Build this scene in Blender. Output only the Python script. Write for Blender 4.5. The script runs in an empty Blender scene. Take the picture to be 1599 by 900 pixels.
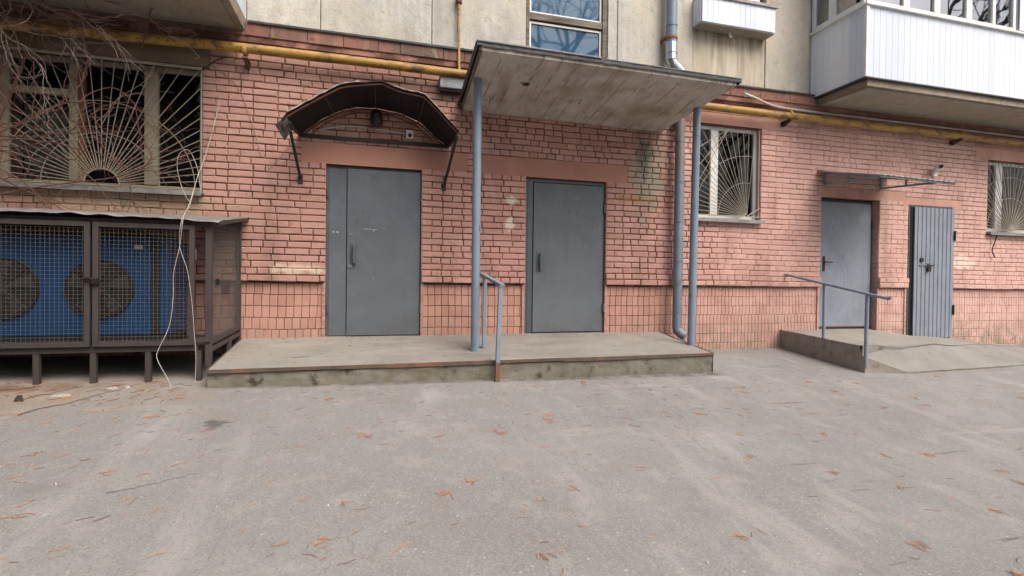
import bpy, math, random
from mathutils import Vector, noise as mnoise
C = bpy.context.scene.collection
S = bpy.context.scene
R = math.radians

# ------------------------------------------------------------------ camera
CAMH = 1.0
cam_d = bpy.data.cameras.new('camera'); cam = bpy.data.objects.new('camera', cam_d); C.objects.link(cam)
cam.location = (0, -6.2, CAMH)
cam_d.sensor_width = 36; cam_d.lens = 36*800/1599.0
cam_d.clip_end = 2000; cam_d.clip_start = 0.05
_yaw, _pit, _rol = R(15.1448), R(-0.6577), R(0.6535)
_f = Vector((math.sin(_yaw)*math.cos(_pit), math.cos(_yaw)*math.cos(_pit), math.sin(_pit)))
_r = Vector((math.cos(_yaw), -math.sin(_yaw), 0)); _u = _r.cross(_f)
r2 = _r*math.cos(_rol)+_u*math.sin(_rol); u2 = -_r*math.sin(_rol)+_u*math.cos(_rol)
from mathutils import Matrix
cam.rotation_euler = Matrix((r2, u2, -_f)).transposed().to_euler()
S.camera = cam

# ------------------------------------------------------------------ world, sun, exposure
w = bpy.data.worlds.new("World"); S.world = w; w.use_nodes = True
nt = w.node_tree; nt.nodes.clear()
SUN_EL, SUN_AZ = R(50), R(152)       # azimuth measured from +y, clockwise seen from above
sky = nt.nodes.new('ShaderNodeTexSky'); sky.sky_type = 'NISHITA'; sky.sun_disc = False
sky.sun_elevation = SUN_EL; sky.sun_rotation = SUN_AZ
sky.air_density = 1.0; sky.dust_density = 6.0; sky.ozone_density = 1.0
bg = nt.nodes.new('ShaderNodeBackground'); bg.inputs[1].default_value = 0.125
out = nt.nodes.new('ShaderNodeOutputWorld')
nt.links.new(sky.outputs[0], bg.inputs[0]); nt.links.new(bg.outputs[0], out.inputs[0])
sd = bpy.data.lights.new('sun', 'SUN'); sun = bpy.data.objects.new('sun', sd); C.objects.link(sun)
sd.energy = 1.5; sd.angle = R(42); sd.color = (1.0, 0.955, 0.89)
sdir = Vector((math.sin(SUN_AZ)*math.cos(SUN_EL), math.cos(SUN_AZ)*math.cos(SUN_EL), math.sin(SUN_EL)))
sun.rotation_euler = sdir.to_track_quat('Z', 'Y').to_euler()
sun.location = (0, -10, 20)
S.view_settings.view_transform = 'Standard'; S.view_settings.look = 'None'
S.view_settings.gamma = 1.0; S.view_settings.use_curve_mapping = False
S.view_settings.exposure = 0.78

# ------------------------------------------------------------------ helpers: materials
def srgb(r, g, b):
    f = lambda c: (c/255/12.92) if c/255 <= .04045 else ((c/255+.055)/1.055)**2.4
    return (f(r), f(g), f(b), 1)
def col(c): return tuple(c) if len(c) == 4 else (c[0], c[1], c[2], 1)

class Mat:
    def __init__(s, name, base, rough=.85, metal=0.0, spec=.3):
        s.m = bpy.data.materials.new(name); s.m.use_nodes = True; s.t = s.m.node_tree
        s.b = s.t.nodes['Principled BSDF']
        s.b.inputs['Roughness'].default_value = rough; s.b.inputs['Metallic'].default_value = metal
        s.b.inputs['Specular IOR Level'].default_value = spec
        s.tc = s.N('ShaderNodeTexCoord'); s.co = s.tc.outputs['Object']
        g = s.N('ShaderNodeNewGeometry'); s.pos = g.outputs['Position']
        s.c = s.N('ShaderNodeRGB'); s.c.outputs[0].default_value = col(base); s.c = s.c.outputs[0]
        s.h = None
    def N(s, k): return s.t.nodes.new(k)
    def L(s, a, b): s.t.links.new(a, b)
    def mapped(s, scale3, rot=(0, 0, 0)):
        n = s.N('ShaderNodeMapping'); n.inputs['Scale'].default_value = scale3; n.inputs['Rotation'].default_value = rot
        s.L(s.pos, n.inputs[0]); return n.outputs[0]
    def noise(s, scale, detail=4, rough=.55, stretch=(1, 1, 1), rot=(0, 0, 0), dist=0.0):
        n = s.N('ShaderNodeTexNoise'); n.inputs['Scale'].default_value = scale
        n.inputs['Detail'].default_value = detail; n.inputs['Roughness'].default_value = rough
        n.inputs['Distortion'].default_value = dist
        s.L(s.mapped(stretch, rot), n.inputs['Vector']); return n.outputs['Fac']
    def voro(s, scale, feature='F1', stretch=(1, 1, 1)):
        n = s.N('ShaderNodeTexVoronoi'); n.feature = feature; n.inputs['Scale'].default_value = scale
        s.L(s.mapped(stretch), n.inputs['Vector']); return n.outputs['Distance']
    def rng(s, v, a, b, c=0., d=1.):
        n = s.N('ShaderNodeMapRange'); n.inputs[1].default_value = a; n.inputs[2].default_value = b
        n.inputs[3].default_value = c; n.inputs[4].default_value = d; s.L(v, n.inputs[0]); return n.outputs[0]
    def math(s, op, a, b=None):
        n = s.N('ShaderNodeMath'); n.operation = op
        for i, v in enumerate((a, b)):
            if v is None: continue
            if isinstance(v, (int, float)): n.inputs[i].default_value = v
            else: s.L(v, n.inputs[i])
        return n.outputs[0]
    def axis(s, i):
        n = s.N('ShaderNodeSeparateXYZ'); s.L(s.pos, n.inputs[0]); return n.outputs[i]
    def attr(s, name='rnd'):
        n = s.N('ShaderNodeAttribute'); n.attribute_name = name; return n.outputs['Fac']
    def mix(s, c2, fac, blend='MIX'):
        n = s.N('ShaderNodeMix'); n.data_type = 'RGBA'; n.blend_type = blend
        if isinstance(fac, (int, float)): n.inputs[0].default_value = fac
        else: s.L(fac, n.inputs[0])
        s.L(s.c, n.inputs[6])
        if isinstance(c2, (tuple, list)): n.inputs[7].default_value = col(c2)
        else: s.L(c2, n.inputs[7])
        s.c = n.outputs[2]; return s
    def layer(s, c2, scale, lo, hi, amt=1.0, detail=5, stretch=(1, 1, 1), rot=(0, 0, 0), mask=None, rough=.6):
        f = s.rng(s.noise(scale, detail, rough, stretch, rot), lo, hi, 0, amt)
        if mask is not None: f = s.math('MULTIPLY', f, mask)
        return s.mix(c2, f)
    def blob(s, cx, cz, rx, rz, soft=.5, nz=.6, scale=6., cy=None, ry=1):
        """mask = 1 inside a noisy ellipse in world x,z (or x,y when cy is given)"""
        v = s.N('ShaderNodeVectorMath'); v.operation = 'SUBTRACT'; s.L(s.pos, v.inputs[0])
        v.inputs[1].default_value = (cx, 0 if cy is None else cy, 0 if cz is None else cz)
        m = s.N('ShaderNodeVectorMath'); m.operation = 'MULTIPLY'; s.L(v.outputs[0], m.inputs[0])
        m.inputs[1].default_value = (1/rx, 0 if cy is None else 1/ry, 0 if cz is None else 1/rz)
        l = s.N('ShaderNodeVectorMath'); l.operation = 'LENGTH'; s.L(m.outputs[0], l.inputs[0])
        n = s.rng(s.noise(scale, 5, .65), .25, .75, -nz, nz)
        d = s.math('ADD', l.outputs['Value'], n)
        return s.rng(d, 1.0, 1.0-soft, 0, 1)
    def bump(s, h, strength=.3, dist=.01):
        n = s.N('ShaderNodeBump'); n.inputs['Strength'].default_value = strength; n.inputs['Distance'].default_value = dist
        s.L(h, n.inputs['Height'])
        if s.h is not None: s.L(s.h, n.inputs['Normal'])
        s.h = n.outputs[0]; return s
    def rough(s, v): s.L(v, s.b.inputs['Roughness']); return s
    def done(s):
        s.L(s.c, s.b.inputs['Base Color'])
        if s.h is not None: s.L(s.h, s.b.inputs['Normal'])
        return s.m

# ------------------------------------------------------------------ helpers: meshes
rnd = random.Random(7)
def nz(x, y, z=0.0, s=1.0): return mnoise.noise(Vector((x*s, y*s, z*s)))
class MB:
    def __init__(s): s.v = []; s.f = []; s.a = []
    def face(s, idx, a=0.5): s.f.append(idx); s.a.append(a)
    def quad(s, p, a=.5):
        n = len(s.v); s.v += [tuple(q) for q in p]; s.face(tuple(range(n, n+len(p))), a); return s
    def box(s, x0, x1, y0, y1, z0, z1, a=.5):
        n = len(s.v)
        s.v += [(x0, y0, z0), (x1, y0, z0), (x1, y1, z0), (x0, y1, z0), (x0, y0, z1), (x1, y0, z1), (x1, y1, z1), (x0, y1, z1)]
        for q in ((0, 3, 2, 1), (4, 5, 6, 7), (0, 1, 5, 4), (1, 2, 6, 5), (2, 3, 7, 6), (3, 0, 4, 7)): s.face(tuple(n+i for i in q), a)
        return s
    def hexa(s, p, a=.5):   # 8 points, bottom 4 then top 4 (counter-clockwise seen from above)
        n = len(s.v); s.v += [tuple(q) for q in p]
        for q in ((0, 3, 2, 1), (4, 5, 6, 7), (0, 1, 5, 4), (1, 2, 6, 5), (2, 3, 7, 6), (3, 0, 4, 7)): s.face(tuple(n+i for i in q), a)
        return s
    def bar(s, p, q, w_, h_, up=(0, 0, 1), a=.5):
        p = Vector(p); q = Vector(q); d = (q-p).normalized(); up = Vector(up)
        if abs(d.dot(up)) > .95: up = Vector((0, 1, 0))
        sx = d.cross(up).normalized(); sz = sx.cross(d)
        P = []
        for e in (p, q):
            for i, j in ((-1, -1), (1, -1), (1, 1), (-1, 1)): P.append(e+sx*i*w_/2+sz*j*h_/2)
        n = len(s.v); s.v += [tuple(v) for v in P]
        for f in ((0, 1, 2, 3), (7, 6, 5, 4), (0, 4, 5, 1), (1, 5, 6, 2), (2, 6, 7, 3), (3, 7, 4, 0)): s.face(tuple(n+i for i in f), a)
        return s
    def tube(s, pts, r, seg=8, cap=True, a=.5, smooth=0):
        pts = [Vector(p) for p in pts]
        if smooth:
            o = []
            for i in range(len(pts)-1):
                p0 = pts[max(i-1, 0)]; p1 = pts[i]; p2 = pts[i+1]; p3 = pts[min(i+2, len(pts)-1)]
                for k in range(smooth):
                    t = k/smooth
                    o.append(.5*((2*p1)+(-p0+p2)*t+(2*p0-5*p1+4*p2-p3)*t*t+(-p0+3*p1-3*p2+p3)*t**3))
            o.append(pts[-1]); pts = o
        N = len(pts); rr = r if callable(r) else (lambda t: r)
        n0 = len(s.v); ref = None
        for i, p in enumerate(pts):
            d = (pts[min(i+1, N-1)]-pts[max(i-1, 0)])
            if d.length < 1e-9: d = Vector((0, 0, 1))
            d.normalize()
            if ref is None: ref = Vector((0, 0, 1)) if abs(d.z) < .9 else Vector((1, 0, 0))
            u_ = (ref-d*ref.dot(d)).normalized(); ref = u_; v_ = d.cross(u_)
            R_ = rr(i/(N-1))
            for k in range(seg):
                an = 2*math.pi*k/seg; s.v.append(tuple(p+(u_*math.cos(an)+v_*math.sin(an))*R_))
        for i in range(N-1):
            for k in range(seg):
                a0 = n0+i*seg+k; a1 = n0+i*seg+(k+1) % seg
                s.face((a0, a1, a1+seg, a0+seg), a)
        if cap:
            s.face(tuple(n0+k for k in range(seg))[::-1], a); s.face(tuple(n0+(N-1)*seg+k for k in range(seg)), a)
        return s
    def grid(s, fn, nu, nv, a=.5, flip=False):
        n0 = len(s.v)
        for i in range(nu+1):
            for j in range(nv+1): s.v.append(tuple(fn(i/nu, j/nv)))
        for i in range(nu):
            for j in range(nv):
                q = (n0+i*(nv+1)+j, n0+(i+1)*(nv+1)+j, n0+(i+1)*(nv+1)+j+1, n0+i*(nv+1)+j+1)
                s.face(q[::-1] if flip else q, a)
        return s
    def disc(s, c, r, n_, axis='y', a=.5):
        idx = []
        for k in range(n_):
            an = 2*math.pi*k/n_; x, z = r*math.cos(an), r*math.sin(an)
            s.v.append((c[0]+x, c[1], c[2]+z)); idx.append(len(s.v)-1)
        s.face(tuple(idx), a); return s
    def build(s, name, m, parent=None, loc=None, smooth=False, bevel=0, seg=2):
        me = bpy.data.meshes.new(name)
        root = parent
        off = Vector((0, 0, 0))
        while root is not None: off += Vector(root.location); root = root.parent
        if parent is None and loc is not None: off = Vector(loc)
        me.from_pydata([(x-off.x, y-off.y, z-off.z) for x, y, z in s.v], [], s.f)
        at = me.attributes.new('rnd', 'FLOAT', 'FACE'); at.data.foreach_set('value', s.a)
        me.materials.append(m); me.update()
        if smooth: me.polygons.foreach_set('use_smooth', [True]*len(me.polygons))
        o = bpy.data.objects.new(name, me); C.objects.link(o)
        if parent is not None: o.parent = parent
        elif loc is not None: o.location = loc
        if bevel:
            b = o.modifiers.new('bevel', 'BEVEL'); b.width = bevel; b.segments = seg; b.limit_method = 'ANGLE'
        if smooth and bevel == 0:
            try:
                me.set_sharp_from_angle(angle=R(50))
            except Exception: pass
        return o
def thing(name, label, cat, loc, group=None):
    o = bpy.data.objects.new(name, None); C.objects.link(o); o.location = loc; o.empty_display_size = .2
    o['label'] = label; o['category'] = cat
    if group: o['group'] = group
    return o
def tag(o, label=None, cat=None, group=None, kind=None):
    for k, v in (('label', label), ('category', cat), ('group', group), ('kind', kind)):
        if v: o[k] = v
    return o

def gz0(x, y): return .146-.0129*max(-9, min(16, x))+.1*max(-7.5, min(0.3, y))
def gz(x, y):
    z = gz0(x, y)
    if -9 < x < 16 and y > -9: z += .008*nz(x, y, 3, .9)+.003*nz(x, y, 9, 4)
    return z

# ------------------------------------------------------------------ materials
PINK = (.47, .262, .228)
def wall_marks(m):
    """paint losses and stains with places of their own"""
    m.mix(srgb(140, 138, 124), m.math('MULTIPLY', m.blob(3.55, 2.45, .30, .62, .5, .7, 5), .85))
    m.mix(srgb(95, 95, 84), m.math('MULTIPLY', m.blob(3.50, 2.72, .12, .33, .5, .9, 9), .8))
    m.mix(srgb(205, 196, 180), m.math('MULTIPLY', m.blob(1.66, 2.02, .07, .07, .3, .5, 18), .85))
    m.mix(srgb(205, 196, 180), m.math('MULTIPLY', m.blob(1.64, 1.72, .07, .10, .3, .6, 16), .8))
    m.mix(srgb(200, 186, 168), m.math('MULTIPLY', m.blob(-.80, 1.12, .34, .07, .4, .6, 9), .7))
    m.mix(srgb(232, 214, 200), m.math('MULTIPLY', m.blob(9.32, 1.42, .30, .12, .3, .5, 9), .6))
    m.mix(srgb(150, 118, 60), m.math('MULTIPLY', m.blob(3.35, 2.13, .42, .05, .5, .5, 7), .7))
    m.mix(srgb(150, 138, 112), m.math('MULTIPLY', m.blob(-2.6, 1.80, 1.2, .16, .5, .8, 4), .65))
    m.mix(srgb(120, 100, 88), m.math('MULTIPLY', m.blob(.55, 3.3, 1.6, .38, .8, .7, 3), .35))
    m.mix(srgb(120, 95, 84), m.math('MULTIPLY', m.blob(3.0, 2.0, .8, 1.0, .9, .9, 3), .22))
    return m
def brick_paint():
    m = Mat('pink painted brick', PINK, .72, spec=.25)
    a = m.attr()
    m.mix((.38, .20, .155), m.rng(a, .0, .45, .75, 0)).mix((.53, .32, .26), m.rng(a, .6, 1., 0, .7))
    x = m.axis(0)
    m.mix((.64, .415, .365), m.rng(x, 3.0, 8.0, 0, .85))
    m.mix((.36, .215, .175), m.rng(x, 2.0, -1.8, 0, .6))  # left stretch coloured darker, imitating the shade that falls there
    m.layer((.34, .185, .145), 1.6, .45, .75, .6).layer((.60, .40, .33), 4., .55, .8, .5)
    m.layer((.18, .095, .075), 22, .60, .70, .7).layer((.20, .115, .09), 6, .60, .72, .5).layer((.50, .42, .34), 38, .70, .78, .6)
    m.layer((.20, .12, .095), 1.1, .54, .74, .6, stretch=(2.2, 1, .5))
    wall_marks(m)
    m.bump(m.noise(60, 5, .7), .55, .006).bump(m.noise(14, 4), .35, .012)
    return m.done()
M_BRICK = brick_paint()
def mortar():
    m = Mat('painted mortar joints', (.115, .064, .052), .9, spec=.1)
    x = m.axis(0)
    smear = m.math('MULTIPLY', m.rng(m.noise(2.2, 6, .7), .47, .60), .95)
    m.mix((.40, .22, .17), smear)
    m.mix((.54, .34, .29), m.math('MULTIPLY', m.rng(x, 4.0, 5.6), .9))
    m.layer((.11, .055, .04), 9, .5, .7, .7)
    wall_marks(m)
    m.bump(m.noise(70, 4, .7), .6, .006)
    return m.done()
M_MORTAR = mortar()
def deepj():
    m = Mat('dark raked bed joints', (.12, .064, .052), .95, spec=.05)
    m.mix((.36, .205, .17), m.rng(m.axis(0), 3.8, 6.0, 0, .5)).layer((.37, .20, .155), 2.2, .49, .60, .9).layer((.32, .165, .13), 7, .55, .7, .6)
    return m.done()
M_DEEP = deepj()
def lintel_paint(name, base):
    m = Mat(name, base, .75, spec=.2)
    m.layer(tuple(c*.72 for c in base), 2.2, .42, .72, .7).layer(tuple(min(1, c*1.25) for c in base), 5, .55, .8, .5)
    m.layer(tuple(c*.4 for c in base), 30, .66, .78, .5, stretch=(.5, 1, 1.5))
    m.bump(m.noise(35, 5, .65), .35, .008); return m.done()
def lint2():
    m = Mat('pink painted smooth render', (.40, .205, .155), .75, spec=.2)
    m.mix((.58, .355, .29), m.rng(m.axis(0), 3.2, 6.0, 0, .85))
    m.layer((.31, .155, .115), 2.2, .42, .72, .7).layer((.50, .30, .23), 5, .55, .8, .5)
    m.layer((.16, .08, .06), 22, .66, .76, .6, stretch=(.4, 1, 1.5))
    m.bump(m.noise(35, 5, .65), .35, .008); return m.done()
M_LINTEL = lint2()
M_JAMB = lintel_paint('pink painted jamb render', (.46, .255, .20))
M_LINT_RAW = lintel_paint('weathered bare concrete lintel', (.17, .125, .085))
def plinthm():
    m = Mat('pink painted ceramic block', (.47, .27, .215), .7, spec=.25)
    a = m.attr()
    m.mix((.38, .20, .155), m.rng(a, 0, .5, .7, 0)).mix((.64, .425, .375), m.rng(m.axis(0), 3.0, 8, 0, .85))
    m.layer((.33, .155, .12), 3, .45, .75, .6).layer((.22, .11, .085), 30, .62, .75, .6)
    lx = m.math('FRACT', m.math('DIVIDE', m.axis(0), .0277))
    m.mix((.20, .10, .08), m.math('MULTIPLY', m.rng(lx, .14, .0), m.rng(m.noise(4, 3), .40, .62, .08, .55)))
    z = m.axis(2)
    m.mix((.30, .23, .18), m.math('MULTIPLY', m.rng(z, .60, .12, 0, 1), m.rng(m.noise(7, 5), .38, .6)))
    m.bump(m.noise(50, 4, .7), .4, .005); return m.done()
M_PLINTH = plinthm()
def band():
    m = Mat('grimy brick cornice', (.30, .145, .11), .85, spec=.15)
    a = m.attr(); m.mix((.20, .10, .08), m.rng(a, 0, .5, .8, 0)).mix((.40, .22, .17), m.rng(a, .7, 1, 0, .6))
    m.layer((.13, .095, .08), 2.0, .42, .62, .9, stretch=(1, 1, .35)).layer((.40, .34, .28), 6, .58, .72, .6, stretch=(1.6, 1, .35))
    m.layer((.09, .065, .055), 11, .55, .7, .8)
    m.bump(m.noise(40, 5, .7), .5, .008); return m.done()
M_BAND = band()
def concrete(name, base, dark, light, streak=.0, speck=.5):
    m = Mat(name, base, .9, spec=.15)
    m.layer(dark, 1.3, .45, .72, .8).layer(light, 2.6, .52, .75, .7)
    m.layer(dark, 9, .52, .72, .55).layer(light, 45, .6, .72, speck).layer(tuple(c*.5 for c in dark[:3]), 60, .66, .76, speck)
    if streak: m.layer(tuple(c*.62 for c in dark[:3]), 5, .45, .75, streak, stretch=(1.6, 1.6, .16)).layer(light, 7, .52, .7, streak, stretch=(1.8, 1.8, .12))
    m.bump(m.noise(90, 4, .75), .5, .006).bump(m.noise(9, 5), .4, .02)
    return m
mm = concrete('stuccoed grey concrete panel', (.50, .495, .465), (.36, .355, .33), (.62, .615, .585), .35, .7)
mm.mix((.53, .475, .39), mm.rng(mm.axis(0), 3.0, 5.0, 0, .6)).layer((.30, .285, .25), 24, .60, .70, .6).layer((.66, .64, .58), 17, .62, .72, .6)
mm.layer((.36, .335, .28), .9, .50, .70, .7).layer((.27, .25, .21), 3, .54, .72, .6, stretch=(1, 1, .22)).layer((.66, .64, .59), 1.6, .55, .7, .6).layer((.56, .50, .37), 1.2, .46, .66, .55).layer((.33, .31, .27), 11, .54, .68, .55).bump(mm.noise(30, 5, .7), .6, .012); M_PANEL = mm.done()
mm = concrete('streaked beige render', (.52, .47, .38), (.39, .345, .27), (.62, .58, .49), .9, .3)
mm.mix((.24, .19, .13), mm.math('MULTIPLY', mm.rng(mm.axis(2), 4.25, 4.5, 0, .8), mm.rng(mm.noise(5, 4, .6, (2, 1, .15)), .4, .6)))
M_PANEL_STREAK = mm.done()
M_SLAB = concrete('balcony slab concrete', (.33, .29, .235), (.22, .19, .155), (.42, .38, .32), .2, .25).done()
M_SLAB2 = concrete('balcony slab fascia concrete', (.32, .27, .225), (.17, .13, .10), (.42, .37, .31), .2, .3).done()
def board_ceiling():
    m = Mat('weathered board-marked canopy soffit', (.50, .46, .415), .9, spec=.1)
    m.layer((.38, .32, .275), 1.3, .45, .7, .8).layer((.60, .55, .49), 2.4, .48, .72, .8)
    m.layer((.27, .19, .14), 3.2, .52, .70, .6, stretch=(1.9, .35, 1), rot=(0, 0, R(-22)))
    m.layer((.50, .46, .41), 6, .56, .72, .6, stretch=(2.0, .3, 1), rot=(0, 0, R(-22)))
    m.layer((.27, .22, .19), 7, .52, .68, .35).layer((.62, .59, .55), 5, .52, .66, .4).layer((.22, .17, .135), 8, .58, .72, .35, stretch=(2.6, .35, 1), rot=(0, 0, R(-22))).layer((.10, .08, .065), 7.5, .62, .70, .8, stretch=(3.2, .5, 1), rot=(0, 0, R(-22)))
    m.mix((.03, .025, .02), m.blob(1.6, None, .06, 1, .4, .9, 14, cy=-.78, ry=.05))
    m.layer((.30, .235, .175), 1.7, .50, .66, .6).layer((.24, .20, .17), 4.5, .56, .70, .5)
    # joints between the boards of the shuttering
    wv = m.N('ShaderNodeTexWave'); wv.wave_type = 'BANDS'; wv.bands_direction = 'X'; wv.inputs['Scale'].default_value = 1.55
    wv.inputs['Distortion'].default_value = 1.2; wv.inputs['Detail'].default_value = 3; wv.inputs['Detail Scale'].default_value = 2
    m.L(m.mapped((1, .16, 0), (0, 0, 0)), wv.inputs['Vector'])
    line = m.rng(wv.outputs['Fac'], .045, .0)
    m.mix((.11, .085, .07), m.math('MULTIPLY', line, m.rng(m.noise(2.5, 3), .42, .62, .0, .6)))
    m.bump(m.noise(45, 5, .7, (2, .4, 1)), .5, .008); return m.done()
M_SOFFIT = board_ceiling()
def steel_paint(name, base, rust=.25, chip=.6, rough=.45):
    m = Mat(name, base, rough, spec=.4)
    m.layer(tuple(c*.75 for c in base), 2.2, .42, .72, .7).layer(tuple(min(1, c*1.18) for c in base), 5, .52, .75, .6)
    m.layer(tuple(c*.6 for c in base), 9, .56, .72, .4, stretch=(1.5, 1.5, .3))
    m.layer((.055, .045, .045), 23, .66, .69, chip).layer((.17, .07, .035), 14, .72-.08*rust, .78, rust*2)
    m.layer((.06, .05, .048), 9, .655, .675, chip*.8, stretch=(1.6, 1.6, .6)).layer(tuple(min(1, c*1.5) for c in base), 8, .66, .70, chip*.4)
    m.bump(m.noise(30, 4), .15, .006).bump(m.noise(2.6, 2), .35, .02); return m
mm = steel_paint('grey door paint', (.080, .098, .122), .02, .7)
mm.layer((.15, .17, .195), .9, .45, .7, .5)
mm.mix((.07, .075, .08), mm.math('MULTIPLY', mm.blob(.42, .5, .22, .10, .7, .8, 8), .75))
for cx_, cz_ in ((-.23, 1.25), (2.05, 1.22)): mm.mix((.055, .055, .056), mm.math('MULTIPLY', mm.blob(cx_, cz_, .10, .20, .8, .7, 9), .55))
mm.mix((.075, .07, .066), mm.math('MULTIPLY', mm.rng(mm.axis(2), .62, .38, 0, 1), mm.rng(mm.noise(6, 5, .65), .42, .64, 0, .75)))
mm.mix((.08, .085, .09), mm.math('MULTIPLY', mm.blob(2.8, .5, .15, .15, .7, .8, 8), .6))
mm.mix((.06, .065, .07), mm.math('MULTIPLY', mm.blob(6.64, .58, .09, .16, .5, .9, 14), .6))
mm.mix((.15, .165, .182), mm.math('MULTIPLY', mm.rng(mm.axis(2), 2.3, .6, 0, 1), .35))
mm.rough(mm.rng(mm.noise(6, 4), .3, .7, .42, .62)); M_DOOR = mm.done()
M_DOORFRAME = steel_paint('darker grey frame paint', (.075, .088, .106), .12, .5).done()
M_DOORLT = steel_paint('light grey sheet paint', (.235, .27, .32), .03, .5).done()
M_BLUEPOLE = steel_paint('chipped blue grey pole paint', (.195, .25, .325), .25, .9, .4).done()
mm = steel_paint('blue grey downpipe paint', (.175, .215, .27), .4, .6)
mm.layer((.13, .075, .05), 2.2, .45, .6, .9, mask=mm.rng(mm.axis(2), 2.3, 2.8)); mm.mix((.16, .12, .09), mm.rng(mm.axis(2), 2.35, 2.6, 0, .5)); M_DPIPE = mm.done()
M_RAIL = steel_paint('blue grey railing paint', (.22, .27, .34), .3, .7).done()
M_RUSTY = steel_paint('rusted railing foot', (.19, .085, .055), 1, .5, .8).done()
def galv():
    m = Mat('galvanised sheet', (.52, .54, .57), .32, .9, .5)
    m.layer((.36, .37, .39), 8, .4, .7, .7); m.bump(m.noise(12, 2), .1, .01); return m.done()
M_GALV = galv()
def galvold(name, base):
    m = Mat(name, base, .55, .3, .4)
    m.layer(tuple(c*.5 for c in base), 4, .4, .7, .7).layer((.13, .07, .04), 7, .56, .7, .7).layer(tuple(min(1, c*1.5) for c in base), 11, .55, .7, .5)
    m.bump(m.noise(10, 3), .3, .02); return m.done()
M_TIN = galvold('weathered roofing tin', (.26, .255, .25))
M_BLACKSHEET = Mat('blackened thin sheet', (.013, .0115, .011), .6).layer((.035, .031, .029), 4, .5, .7, .7).done()
M_FLASH = galvold('dark roof flashing', (.055, .058, .062))
M_DRIP = galvold('grey drip edge', (.20, .215, .235))
mm = steel_paint('chipped yellow gas pipe paint', (.40, .235, .055), .5, .9, .5)
mm.layer((.085, .035, .02), 19, .56, .62, .95, mask=mm.rng(mm.axis(0), -.9, -1.6)).layer((.28, .16, .05), 4, .45, .65, .8)
mm.layer((.12, .07, .03), 9, .50, .62, .85, stretch=(.6, 1, 1)).layer((.52, .40, .20), 6, .60, .72, .5); M_YELLOW = mm.done()
M_CAGE = steel_paint('brown cage steel paint', (.056, .045, .044), .3, .3, .6).done()
M_WIRE = Mat('dull mesh wire', (.13, .122, .112), .6, .1).done()
M_GRILLE = steel_paint('cream grille paint', (.28, .25, .19), .5, .2, .6).done()
M_GRILLE2 = steel_paint('pale grille paint', (.36, .33, .27), .3, .1, .6).done()
M_BLACKMETAL = steel_paint('black bracket steel', (.022, .018, .018), .3, 0, .55).done()
M_RUSTBRACK = steel_paint('rusted arch tube', (.12, .05, .035), .6, .3, .7).done()
M_BLUEAC = steel_paint('blue machine housing paint', (.006, .042, .118), .02, .2, .35).done()
M_DARK = Mat('dark interior', (.012, .012, .012), .9).done()
M_DARKMET = Mat('dark fan metal', (.022, .021, .020), .6, .3).done()
def pvc():
    m = Mat('white ribbed plastic cladding', (.66, .71, .77), .35, spec=.4)
    a = m.attr(); m.mix((.55, .62, .72), m.rng(a, .0, .45, .9, 0)).mix((.76, .79, .82), m.rng(a, .55, 1, 0, .9))
    m.layer((.50, .49, .47), 3, .55, .8, .35, stretch=(3, 3, .3)); return m.done()
M_PVC = pvc()
mm = Mat('white plastic frame', (.70, .70, .69), .35, spec=.4).layer((.5, .48, .44), 6, .5, .75, .4); M_WHITE = mm.done()
mm = Mat('aged cream window frame', (.26, .235, .175), .7).layer((.22, .17, .12), 5, .45, .7, .8, stretch=(2, 2, .4)).layer((.17, .07, .045), 6, .6, .7, .8); M_OLDWOOD = mm.done()
mm = Mat('weathered bare timber', (.17, .145, .12), .85).layer((.085, .065, .05), 4, .45, .65, .9, stretch=(.5, 2, 5)).layer((.30, .27, .23), 6, .52, .7, .7, stretch=(.4, 2, 7)); M_TIMBER = mm.done()
mm = Mat('faded reddish timber', (.16, .065, .045), .8).layer((.07, .04, .03), 5, .45, .65, .8); M_REDWOOD = mm.done()
def glass(name='window glass', ior=1.35):
    m = bpy.data.materials.new(name); m.use_nodes = True; t = m.node_tree; t.nodes.clear()
    o = t.nodes.new('ShaderNodeOutputMaterial'); mx = t.nodes.new('ShaderNodeMixShader'); g = t.nodes.new('ShaderNodeBsdfGlossy')
    tr = t.nodes.new('ShaderNodeBsdfTransparent'); fr = t.nodes.new('ShaderNodeFresnel'); fr.inputs[0].default_value = ior
    g.inputs['Roughness'].default_value = .015; g.inputs['Color'].default_value = (.95, .97, 1, 1)
    tr.inputs[0].default_value = (.75, .78, .78, 1)
    tc = t.nodes.new('ShaderNodeTexCoord'); n = t.nodes.new('ShaderNodeTexNoise'); n.inputs['Scale'].default_value = 1.6; n.inputs['Detail'].default_value = 1
    b = t.nodes.new('ShaderNodeBump'); b.inputs['Strength'].default_value = .12; b.inputs['Distance'].default_value = .02
    t.links.new(tc.outputs['Object'], n.inputs[0]); t.links.new(n.outputs[0], b.inputs['Height']); t.links.new(b.outputs[0], g.inputs['Normal'])
    t.links.new(fr.outputs[0], mx.inputs[0]); t.links.new(tr.outputs[0], mx.inputs[1]); t.links.new(g.outputs[0], mx.inputs[2]); t.links.new(mx.outputs[0], o.inputs[0])
    return m
M_GLASS = glass()
M_GLASS3 = glass('bright balcony glass', 3.6)
def skyglass():
    m = Mat('reflective stairwell glass', (.035, .085, .15), .03, spec=.8)
    m.b.inputs['IOR'].default_value = 1.5
    m.b.inputs['Specular Tint'].default_value = (.75, .88, 1, 1)
    m.bump(m.noise(1.3, 1), .12, .02); return m.done()
M_GLASS2 = skyglass()
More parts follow.
